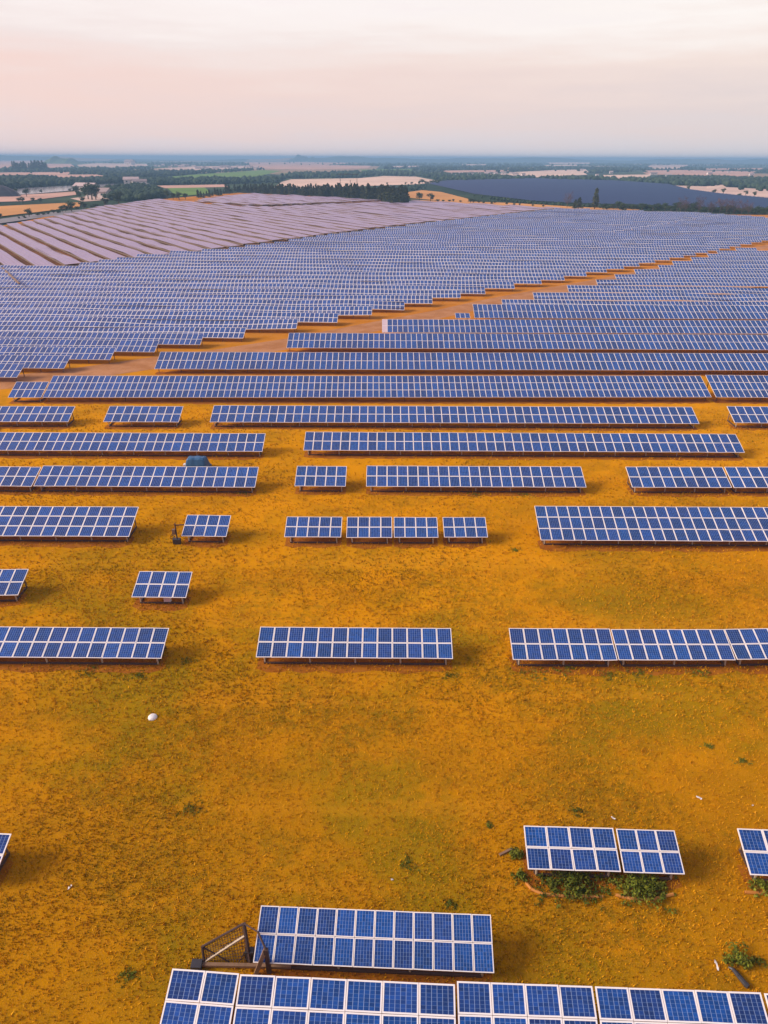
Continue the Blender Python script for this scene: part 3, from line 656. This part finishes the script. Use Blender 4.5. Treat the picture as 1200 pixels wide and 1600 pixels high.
for x, y_, h in ((655, 314, 12), (673, 314.5, 11), (684, 315, 6), (692, 315, 5), (702, 315, 5), (708, 315.5, 5), (719, 316, 5), (735, 317, 8), (740, 317, 7), (748, 317, 8), (755, 318, 6), (767, 319, 6), (773, 318, 5), (792, 320, 5), (803, 321, 5), (812, 321, 4), (832, 322, 5), (849, 323, 5)):
    plant('bush' if h < 9 else 'broad', x, y_, h, 'small round bush in the broken line edging the far panels' if h < 9 else 'small tree in the broken line edging the far panels', 'bushes edging the far panels', 1.3)
plant('pine', 904, 326.5, 15, 'dark conifer left of the tallest tree at the far edge', None, 1.9); plant('pine', 898, 326, 11, 'lower conifer against the dark one at the far edge', None, 1.9)
plant('pine', 929, 326.5, 23, 'tallest tree at the far edge, slim and dark', None, 1.1); plant('bare', 886, 324, 20, 'reddish bare tree left of the dark conifers', None, 1.1)
for k in range(60):
    f = k / 59; x = 945 + f * 275 + rng.uniform(-2, 2); plant('bush' if k % 3 else 'broad', x, 327.5 + f * 9 + rng.uniform(-2.5, 1), rng.uniform(6, 12), 'dark bush in the hedge line between the middle block and blue field', 'hedge line before the far blue field', 1.5)
for x, h in ((1063, 19), (1070, 17), (1091, 22), (1107, 14), (1112, 16), (1124, 18), (1134, 18), (1146, 20), (1158, 17), (1168, 15)):
    plant('bare', x, 333 + (x - 1060) * .03, h, 'reddish bare tree standing above the hedge on the far right', 'bare trees above the hedge', 1.1)
for k in range(22): plant('bush', 478 + k * 6.2 + rng.uniform(-2, 2), 325 - k * .42 + rng.uniform(-.4, .4), rng.uniform(2, 3.6), 'low dark bush in the seam between the two pink blocks', 'bushes in the seam between the pink blocks', 1.8)
# left side by the road
plant('broad', 186, 319.5, 17, 'broad dark tree at the far corner of the pink block', None, 1.5)
for x, y_, h in ((165, 322, 11), (150, 324, 8), (143, 325, 7), (131, 327, 10), (121, 328, 7), (112, 330.5, 13), (103, 331, 9), (98, 332, 9), (92, 333, 7), (84, 333.5, 7), (76, 335, 6), (68, 336, 6), (59, 337, 8), (46, 339, 11), (38, 341, 5), (30, 342, 4), (0, 340, 8)):
    plant('broad' if h > 8 else 'bush', x, y_, h, 'dark roadside tree beside the grey road on the left' if h > 8 else 'dark roadside bush beside the grey road on the left', 'trees along the grey road', 1.35)
for x, y_, h in ((120, 306, 13), (124, 310, 9), (138, 311, 19), (144, 312, 20), (150, 312, 16), (130, 317, 8), (30, 316, 6), (36, 317, 7), (52, 316, 6), (64, 317, 7), (42, 307, 9), (25, 303, 7), (65, 302, 5), (110, 300, 5), (271, 312, 10), (280, 313, 11), (290, 312, 9), (262, 311, 12)):
    plant('broad', x, y_, h, 'scattered tree on the fields beyond the pink block', 'trees scattered on the fields', 1.25)
for k in range(26):
    x = 22 + k * 2.1 + rng.uniform(-.7, .7)
    if 43 < x < 46: continue
    plant('poplar', x, 267.5, rng.uniform(8.5, 12), 'tall poplar in the far row on the left before a pink field', 'far row of poplars', 1.5)
for x in (695, 724, 733): plant('broad', x - 90, 289, 4, 'lone tree on the pale field beyond the pines', 'trees on the pale field', 1.3)
for k in range(8): plant('broad', 656 + k * 4, 288 + rng.uniform(-1, 1), rng.uniform(4, 7), 'tree in the clump at the left tip of the blue field', 'clump at the tip of the blue field', 1.4)
for x, y_ in ((1115, 303), (1130, 302), (1155, 309), (1165, 305), (1178, 307), (1075, 297)): plant('broad', x, y_, 6, 'tree on the sandy strip right of the blue field', 'trees on the sandy strip', 1.4)

# far woods: masses of crowns
ico_v, ico_f = None, None
import bmesh
bm = bmesh.new(); bmesh.ops.create_icosphere(bm, subdivisions=1, radius=1.0); bm.verts.ensure_lookup_table()
ico_v = np.array([v.co[:] for v in bm.verts]); ico_f = np.array([[v.index for v in f.verts] for f in bm.faces]); bm.free()
def wood(px, dens, hgt, label, seed):
    r = np.random.default_rng(seed); xs = [p[0] for p in px]; ys = [p[1] for p in px]
    n = int((max(xs) - min(xs)) * (max(ys) - min(ys)) * dens); V = []; Fs = []; k = 0
    for _ in range(n):
        x, y_ = r.uniform(min(xs), max(xs)), r.uniform(min(ys), max(ys))
        if not inside(px, x, y_): continue
        if r.random() < .93 and any(inside(f[2], x, y_) or inside(f[2], x, y_ - 1.6) for f in FIELDS): continue
        p = gp(x, y_, 0); s = hgt * .48 * r.uniform(.6, 1.3); jit = 1 + r.uniform(-.28, .28, (len(ico_v), 1))
        V.append(ico_v * jit * np.array([s * .55 * r.uniform(.8, 1.3), s * .55 * r.uniform(.8, 1.3), s * .55]) + np.array([p.x, p.y, s * .5 - 0.5])); Fs.append(ico_f + k); k += len(ico_v)
    o = link('wood', np_mesh('wood', np.concatenate(V), np.concatenate(Fs), M['wood_leaf'])); return tag(o, label, 'woodland', None, 'stuff')
WOODS = [
 ([(-60, 281), (0, 280), (60, 279), (110, 282), (200, 281), (222, 284), (180, 287), (90, 289.5), (20, 295), (-60, 298)], .5, 11, 'dark band of woodland along the far side of the pale lake'),
 ([(84, 270), (160, 268), (240, 268), (310, 268), (400, 262), (420, 265), (300, 273), (222, 279), (160, 275.5), (100, 272)], .45, 11, 'blue green woodland behind the long green field'),
 ([(-60, 264), (80, 265), (120, 263), (230, 261), (240, 265), (140, 269), (70, 271), (-60, 272)], .4, 12, 'thin far woodland at the foot of the poplar row'),
 ([(222, 282), (300, 281), (380, 281), (430, 278), (446, 280), (432, 286), (330, 288), (240, 289)], .5, 10, 'hedge like woodland between the green fields'),
 ([(150, 300), (180, 294), (225, 291), (252, 297), (258, 309), (230, 313), (195, 314), (165, 310)], .35, 9, 'dark grove right of the lake above the pink block'),
 ([(428, 278), (470, 272), (560, 271), (610, 268), (660, 271), (640, 275), (596, 274), (560, 277.5), (455, 279)], .5, 12, 'woodland behind the big pale field'),
 ([(640, 272), (700, 273), (745, 275), (800, 277), (840, 279), (830, 281), (720, 284), (692, 283), (655, 275)], .4, 10, 'scrubby woodland behind the blue field'),
 ([(820, 280), (905, 279), (960, 281), (1020, 281), (1060, 278), (1130, 279), (1260, 284), (1260, 297), (1130, 291), (1050, 289.5), (960, 284), (900, 283)], .5, 11, 'long woodland along the back of the blue field'),
 ([(600, 260), (760, 261), (900, 262), (1000, 263), (1260, 265), (1260, 270), (1180, 270), (1000, 268), (920, 272), (890, 267), (740, 270), (600, 267)], .4, 13, 'far blue woodland across the right of the plain'),
 ([(420, 254), (600, 256), (900, 255.5), (1260, 257), (1260, 261), (1070, 260), (900, 260), (600, 260), (420, 257)], .35, 15, 'faint farthest woodland under the skyline'),
 ([(110, 253), (240, 254), (420, 255), (420, 258), (240, 258), (130, 255.5)], .35, 15, 'faint farthest woodland left of the middle'),
 ([(1134, 293), (1190, 293), (1260, 297), (1260, 301), (1190, 300), (1140, 297)], .35, 9, 'grove on the sandy strip at the right edge'),
 ([(480, 293), (560, 290.5), (640, 289), (670, 290), (662, 297), (620, 301), (560, 299)], .12, 5, 'low scrub between the pale field and the pines'),
 ([(740, 306), (830, 317), (900, 321.5), (1000, 323), (1100, 327), (1200, 331), (1200, 333), (1000, 326), (880, 323.5), (810, 318)], .22, 4, 'dark hedge along the near edge of the blue field'),
]
for k, (px, dn, hg, lab) in enumerate(WOODS): wood(px, dn, hg, lab, 100 + k)

# ------------------------------------------------------------------ far buildings and pylons
def house_proto():
    root = empty('farm_building', (0, -600, 0)); w = MB(); w.box((-5, -4, -0.5), (5, 4, 4))
    w.face([(-5, -4, 4), (-5, 4, 4), (-5, 0, 6.0)][::-1]); w.face([(5, -4, 4), (5, 4, 4), (5, 0, 6.0)]); w.build('wall', M['wall'], root)
    r_ = MB()
    for sg in (-1, 1):
        a = [(-5.5, sg * 4.6, 3.8), (5.5, sg * 4.6, 3.8), (5.5, 0, 6.15), (-5.5, 0, 6.15)]; r_.face(a if sg < 0 else a[::-1]); r_.face([(x, y, z - .15) for x, y, z in (a[::-1] if sg < 0 else a)])
    r_.build('roof', M['roof'], root)
    wm = MB(); wm.box((-0.6, -0.04, -0.6), (0.6, 0.04, 0.6)); me = wm.mesh('window', M['window'])
    for x in (-3, 3): o = link('window', me, root); o.location = (x, -4.02, 2.2)
    dm = MB(); dm.box((-0.6, -4.05, -0.4), (0.6, -3.97, 2.1)); dm.build('door', M['wood'], root); return root
HP = house_proto(); first = True
def building(px, py, s, sx, label, group=None):
    global first
    o = HP if first else copy_tree(HP); first = False
    p = gp(px, py, 0); o.location = (p.x, p.y, -0.4); o.rotation_euler = (0, 0, rng.uniform(-.5, .5)); o.scale = (s * sx, s, s); tag(o, label, 'building', group)
building(206, 287, 1.3, 1.3, 'pale warehouse among trees right of the lake'); building(218, 288, 1.0, 1.6, 'low pale warehouse beside the bigger one'); building(203, 257.5, 3.2, 1.0, 'white building far off on the left plain')
building(156, 308, 1.2, 1.6, 'small pale house in the grove above the pink block'); building(136, 298, 1.2, 1.8, 'long pale shed at the near shore of the lake')
for k in range(26): building(245 + k * 6.2 + rng.uniform(-3, 3), rng.uniform(259, 264), rng.uniform(.6, 1.3), rng.uniform(.8, 1.8), 'tiny pale house of the far village on the left', 'houses of the far left village')
for k in range(22): building(680 + k * 6.5 + rng.uniform(-3, 3), rng.uniform(270.5, 276), rng.uniform(.45, .85), rng.uniform(.8, 1.6), 'tiny pale house of the far village behind the blue field', 'houses of the village behind the blue field')
for k in range(10): building(900 + k * 30 + rng.uniform(-9, 9), rng.uniform(266, 276), rng.uniform(.5, .9), rng.uniform(.8, 1.6), 'tiny pale farmhouse scattered over the far right plain', 'farmhouses of the far right plain')
def gantry():
    p0, p1 = gp(532, 291.5), gp(558, 291.5); root = empty('power_gantry', (p0.x, p0.y, 0)); tag(root, 'brown power line gantry standing on the pale field beyond the pines', 'gantry')
    d = p1.x - p0.x; h = 12.5; t = MB()
    for q, x in enumerate((0, d * .6, d)):
        t = MB(); hh = h if q != 1 else h * .55
        for sg in (-.55, .55): t.bar((x + sg, 0, -.5), (x + sg * .4, 0, hh), 0.16, sides=4)
        for z in range(1, int(hh), 2): t.bar((x - .5, 0, z), (x + .5, 0, z + 1.6), 0.09, sides=4)
        t.build('pylon', M['rust'], root)
    c = MB(); c.beam((-d * .18, 0, h), (d * 1.1, 0, h), .5, .7); c.build('crossbeam', M['rust'], root)
gantry()
mb = MB(); r0 = random.Random(4); pc = gp(2, 306); nseg = 18
ring = [[(math.cos(2 * math.pi * i / nseg) * rr * (1 + r0.uniform(-.1, .1)) + pc.x, math.sin(2 * math.pi * i / nseg) * rr * .7 + pc.y, z + r0.uniform(-.2, .2)) for i in range(nseg)] for rr, z in ((17, -1), (12, 3.2), (6, 6.6), (1, 8.2))]
for a in range(3):
    for i in range(nseg): j = (i + 1) % nseg; mb.face([ring[a][i], ring[a][j], ring[a + 1][j], ring[a + 1][i]])
tag(mb.build('spoil_heap', M['dark']), 'dark spoil heap at the left edge by the lake', 'heap')

# ------------------------------------------------------------------ small things on the near grass
def rust_frame():
    g = lambda x, y, z: gp(x, y, z)
    o = gp(350, 1507, 0); root = empty('mesh_frame', (o.x, o.y, 0)); tag(root, 'rusty iron frame with wire mesh beside the twelve column table', 'metal frame')
    q = lambda v: v - Vector((o.x, o.y, 0))
    A, Bp = q(g(309, 1507, .12)), q(g(455, 1510, .12)); LT, LB = q(g(316, 1479, .75)), q(g(319, 1503, .12)); RT, RB = q(g(381, 1443, 1.7)), q(g(391, 1504, .12)); DM = q(g(384, 1461, 1.25))
    b = MB(); b.beam(A, Bp, .13, .12); b.build('base_beam', M['wood'], root)
    b = MB(); b.bar(LB, LT, .06); b.build('post', M['rust'], root); b = MB(); b.bar(RB, RT, .085); b.build('post', M['rust'], root)
    b = MB(); b.bar(LT, RT, .045); b.build('top_rail', M['rust'], root)
    b = MB(); b.beam(LB, DM, .10, .07); b.build('diagonal_rail', M['pale_steel'], root)
    K1, K2 = q(g(403, 1456, 1.85)), q(g(415, 1483, 1.65)); b = MB(); b.bar(RT, K1, .03); b.bar(K1, K2, .045); b.build('bent_rod', M['rust'], root)
    b = MB(); b.beam(K2, q(g(400, 1521, .05)), .16, .10); b.build('prop', M['wood'], root); b = MB(); b.beam(K2, q(g(421, 1519, .05)), .17, .12); b.build('prop', M['rust'], root)
    b = MB(); lerp = lambda a, c, t: a + (c - a) * t; N = 17
    for k in range(1, N): b.bar(lerp(LB, RB, k / N), lerp(LT, RT, k / N), .011, sides=3)
    for k in range(1, 11): b.bar(lerp(LB, LT, k / 11), lerp(RB, RT, k / 11), .011, sides=3)
    b.bar(LT, lerp(LB, RB, .55), .03, sides=4); b.bar(lerp(LB, RB, .75), lerp(RB, RT, .4), .03, sides=4); b.build('wire_mesh', M['rust'], root)
    b = MB(); p = q(g(308, 1509, .1)); b.box((p.x - .22, p.y - .16, -.02), (p.x + .2, p.y + .18, .26)); b.build('foot_block', M['dark'], root)
    b = MB(); p = q(g(389, 1492, .3)); b.box((p.x - .14, p.y - .1, 0), (p.x + .22, p.y + .15, .6)); b.build('control_box', M['dark'], root)
rust_frame()
# white lid: shallow dome
b = MB(); p = gp(238.5, 1121); rs = [(0.0, .17), (.10, .165), (.19, .13), (.25, .07), (.27, 0.0)]
for a in range(4):
    for i in range(16):
        t0, t1 = 2 * math.pi * i / 16, 2 * math.pi * (i + 1) / 16; r0_, z0_ = rs[a]; r1_, z1_ = rs[a + 1]
        q = [(r1_ * math.cos(t0), r1_ * math.sin(t0), z1_), (r1_ * math.cos(t1), r1_ * math.sin(t1), z1_), (r0_ * math.cos(t1), r0_ * math.sin(t1), z0_), (r0_ * math.cos(t0), r0_ * math.sin(t0), z0_)]
        b.face(q if a else q[:3])
for i in range(3): b.bar((.27 * math.cos(i * 2.1), .27 * math.sin(i * 2.1), .0), (.05 * math.cos(i * 2.1), .05 * math.sin(i * 2.1), .18), .012, sides=4)
o = b.build('white_lid', M['white']); o.location = p; tag(o, 'round white lid lying alone on the open grass', 'lid')
def scrap(px, py, ang, ln, wd, name, label, cat, mat, seed, zt=.05):
    r = random.Random(seed); b = MB(); n_ = 5; prev = None
    for k in range(n_ + 1):
        x = -ln / 2 + ln * k / n_; w = wd * (0.5 + 0.5 * r.random()) * (0.6 if k in (0, n_) else 1); z = .02 + zt * r.random(); cur = [(x, -w / 2, z), (x, w / 2, z + r.uniform(-.02, .03)), (x, w / 2, z - .02), (x, -w / 2, z - .02)]
        if prev:
            for a in range(4): c = (a + 1) % 4; b.face([prev[a], prev[c], cur[c], cur[a]][::-1])
        else: b.face(cur)
        prev = cur
    b.face(prev[::-1]); o = b.build(name, mat); o.location = gp(px, py); o.rotation_euler = (0, 0, ang); return tag(o, label, cat)
scrap(1092, 1247, -.6, .28, .13, 'paper_scrap', 'white scrap on the grass above the right edge table', 'litter', M['white'], 1)
scrap(958, 1279, -.7, .22, .09, 'paper_scrap', 'small white scrap behind the weed grown solar tables', 'litter', M['white'], 2)
scrap(1119, 1510, 1.5, .40, .10, 'paper_scrap', 'upright white strip on the dark grass by the leafy shrub', 'litter', M['white'], 3, .12)
scrap(109, 1387, 1.1, .22, .10, 'paper_scrap', 'pale scrap on the grass at the lower left', 'litter', M['white'], 4)
scrap(613, 1375, .3, .12, .08, 'paper_scrap', 'tiny white scrap right of the middle on the open grass', 'litter', M['white'], 5)
scrap(1176, 1259, .3, .10, .07, 'paper_scrap', 'tiny white scrap near the right edge', 'litter', M['white'], 6)
b = MB(); b.beam((-.32, -.16, .05), (.32, .16, .07), .10, .06); b.beam((-.30, -.10, .03), (.1, .08, .03), .05, .04); o = b.build('timber_plank', M['wood']); o.location = gp(790, 1332); tag(o, 'short weathered plank lying left of the four column table', 'plank')
b = MB(); b.bar((-.05, .5, .12), (.12, .15, .16), .10, .12, 8); b.bar((.12, .15, .16), (.34, -.22, .14), .13, .13, 8); b.bar((.34, -.22, .14), (.44, -.36, .15), .16, .12, 8); b.bar((-.22, .62, .07), (-.05, .5, .12), .05, .09, 6)
o = b.build('discarded_pipe', M['dark']); o.location = gp(1151, 1532); o.rotation_euler = (0, 0, -.1); o.scale = (.75, .75, .75); tag(o, 'dark discarded pipe lying below the leafy shrub', 'pipe')
p = gp(262.5, 941); root = empty('control_box', p); tag(root, 'small white box standing under the eight panel table', 'box'); b = MB(); b.box((-.24, -.12, .08), (.24, .12, .62)); b.build('cabinet', M['white'], root); b = MB(); b.box((-.2, -.14, .14), (.2, -.122, .56)); b.build('door', M['blank'], root)
b = MB(); b.box((-.26, -.15, -.02), (.26, .15, .078)); b.build('plinth', M['steel'], root)
p = gp(278, 849); root = empty('service_post', p); tag(root, 'dark service post with cables left of a small table', 'post'); b = MB(); b.bar((0, 0, -.05), (0, 0, 1.9), .06); b.build('pole', M['rust'], root)
b = MB(); b.beam((-.05, 0, 1.75), (.75, 0, 1.8), .07, .07); b.build('arm', M['rust'], root); b = MB(); b.box((-.30, -.12, .9), (-.061, .12, 1.35)); b.build('junction_box', M['steel'], root)
b = MB(); pv = Vector((-.3, 0, 1.2))
for k in range(9): nx = Vector((-.3 + .12 * math.sin(k * 1.9), .1 * math.cos(k * 1.3), 1.2 - k * .13)); b.bar(pv, nx, .025, sides=4); pv = nx
b.build('cable', M['dark'], root); b = MB(); b.box((-.35, -.2, -.02), (.25, .2, .45)); b.build('base', M['dark'], root)
# blue tarpaulin heap: ridge sheet draped over a stack
p = gp(309, 731); V = []; Fa = []; nx, ny = 16, 9; r0 = random.Random(3)
for j in range(ny + 1):
    for i in range(nx + 1):
        a, c = i / nx * 2 - 1, j / ny * 2 - 1; prof = min(1.0, 1.5 * max(0, 1 - abs(c) ** 1.6)) * (1 - max(0, abs(a) - .72) / .28)
        V.append((a * 1.25 + c * .06, c * .85, 1.2 * prof * (1 + .025 * math.sin(9 * a + 3 * c)) + .02 + .03 * r0.random()))
for j in range(ny):
    for i in range(nx): k = j * (nx + 1) + i; Fa.append((k, k + 1, k + nx + 2, k + nx + 1))
me = bpy.data.meshes.new('tarpaulin'); me.from_pydata(V, [], Fa); me.materials.append(M['tarp']); root = empty('covered_stack', (p.x, p.y, 0)); tag(root, 'heap under a blue tarpaulin behind the long left table', 'tarpaulin'); link('tarpaulin', me, root)
b = MB(); b.box((-1.32, -.62, 0), (-1.0, -.2, .62)); b.build('white_crate', M['white'], root)
# leaning pole by the corner of the middle block
b = MB(); b.beam(gp(-14, 402, .3), gp(30, 443, 2.5), .38, .32); tag(b.build('timber_pole', M['wood']), 'brown timber pole lying at the corner of the first pink strips', 'pole')

# weeds
def weed(px, py, wpx, hm, name, label, group, seed, dens=1.0, cat='weeds', leaf=.13):
    r = random.Random(seed); p = gp(px, py); q = gp(px + wpx / 2, py); w = (q - p).length; b = MB()
    for _ in range(int(12 + 26 * w * dens)):
        x, y = r.gauss(0, .5) * w, r.gauss(0, .34) * min(w, 1.3); h = hm * r.uniform(.25, 1.1) * max(.2, 1 - abs(x) / (w * 1.4)); tip = (x + r.gauss(0, .12) * h, y + r.gauss(0, .12) * h, h)
        b.bar((x, y, -.03), tip, .010, .004, 3)
        leaf_quads(b, (x, y, h * .6), (.12 + .14 * h, .12 + .14 * h, h * .45), 9, leaf, r, .5)
    root = empty(name, p); b.build('leaves', M['weed'], root); return tag(root, label, cat, group)
weed(890, 1384, 110, .55, 'weed_clump', 'green weeds growing under the four column table', None, 1, 5.0)
weed(1000, 1388, 86, .70, 'weed_clump', 'thick green weeds growing under the three column table', None, 2, 6.5)
weed(1152, 1502, 44, .75, 'leafy_shrub', 'loose green leafy shrub at the lower right', None, 3, 2.6, 'shrub')
weed(806, 1337, 22, .5, 'weed_clump', 'green weeds at the left end of the four column table', None, 4, 2)
weed(1190, 1389, 40, .4, 'weed_clump', 'weeds under the right edge table', None, 6, 2)
weed(812, 1372, 26, .3, 'weed_clump', 'low pale weeds at the left foot of the four column table', None, 7, 1.4)
for k, (x, y_, w_) in enumerate(((903, 1268, 26), (1161, 1190, 20), (1108, 1166, 14), (300, 1262, 44), (885, 1046, 46), (1000, 1052, 40), (1095, 1051, 40), (833, 1054, 50), (952, 1055, 32), (702, 1056, 24), (290, 1033, 30), (218, 1057, 30), (140, 1049, 46), (640, 1352, 30), (200, 1525, 36), (1186, 1500, 22), (380, 770, 36), (740, 772, 36), (820, 773, 34), (805, 860, 16), (705, 1412, 22), (766, 1290, 14))):
    weed(x, y_, w_, .13, 'weed_clump', 'low tuft of green weeds on the dry grass', 'low weed tufts on the dry grass', 20 + k, 1.1, leaf=.075)
# raised earth edging in front of the weeds
def edging(px, label):
    b = MB(); P = [gp(x, y, .04) for x, y in px]
    for i in range(len(P) - 1): b.bar(P[i], P[i + 1], .07, .07, 6)
    tag(b.build('earth_edging', M['bare']), label, 'edging')
edging([(822, 1379), (830, 1389), (848, 1397), (880, 1400), (942, 1401)], 'curved earth edging in front of the four column table')
edging([(962, 1398), (985, 1404), (1020, 1405), (1052, 1397)], 'curved earth edging in front of the three column table')
edging([(1164, 1394), (1200, 1396), (1260, 1399)], 'straight earth edging in front of the right edge table')

# dry grass: short tufts over the near field
def grass():
    Vs, Ts = [], []
    for y0, y1, per in ((12, 30, 110), (30, 46, 56), (46, 64, 22), (64, 86, 8)):
        hw = 0.66 * y1 + 6; n = int((y1 - y0) * 2 * hw * per); x = nrg.uniform(-hw, hw, n); y = nrg.uniform(y0, y1, n)
        patch = (np.sin(x * .31 + 1.3 * np.sin(y * .17)) + np.sin(y * .43 + 1.1 * np.sin(x * .23 + 2)) + np.sin((x + y) * 1.1) * .5 + np.sin((x - 1.3 * y) * 2.3) * .4) / 2.9
        keep = nrg.random(n) < 0.6 + .4 * patch; x, y, patch = x[keep], y[keep], patch[keep]; n = len(x)
        tone = np.clip(.62 - .30 * np.clip(patch + .1, 0, 1) + nrg.normal(0, .22, n), 0, 1); sc = 1 + (y0 - 12) / 60
        for _ in range(2):
            a = nrg.uniform(0, 6.28, n); h = nrg.uniform(.04, .13, n) * sc; w = nrg.uniform(.015, .035, n) * sc; lx, ly = nrg.normal(0, .05, n) * sc, nrg.normal(0, .05, n) * sc; ox, oy = nrg.normal(0, .04, n), nrg.normal(0, .04, n)
            T = np.empty((n, 3, 3)); T[:, 0] = np.stack([x + ox - np.cos(a) * w, y + oy - np.sin(a) * w, np.full(n, -.01)], 1); T[:, 1] = np.stack([x + ox + np.cos(a) * w, y + oy + np.sin(a) * w, np.full(n, -.01)], 1); T[:, 2] = np.stack([x + ox + lx, y + oy + ly, h], 1)
            Vs.append(T.reshape(-1, 3)); Ts.append(np.repeat(tone, 3))
    V = np.concatenate(Vs); t = np.concatenate(Ts); Fa = np.arange(len(V)).reshape(-1, 3)
    tag(link('grass', np_mesh('grass', V, Fa, M['grass'], t)), 'short dry golden grass over the near field', 'grass', None, 'stuff')
grass()

# ------------------------------------------------------------------ haze
b = MB(); b.box((-25900, -390, -2.0), (25900, 25900, 42)); hz = nm('haze')[0]; hz.node_tree.nodes.remove(hz.node_tree.nodes['Principled BSDF'])
pv = hz.node_tree.nodes.new('ShaderNodeVolumePrincipled'); pv.inputs['Color'].default_value = (0.33, 0.57, 0.86, 1); pv.inputs['Density'].default_value = 3.0e-4; pv.inputs['Anisotropy'].default_value = 0.0
hz.node_tree.links.new(pv.outputs[0], hz.node_tree.nodes['Material Output'].inputs['Volume'])
tag(b.build('haze', hz), kind='stuff')
# unused tree prototypes
for k, lst in PROTO.items():
    for j, o in enumerate(lst):
        if (k, j) not in USED:
            for ch in list(o.children): bpy.data.objects.remove(ch)
            bpy.data.objects.remove(o)
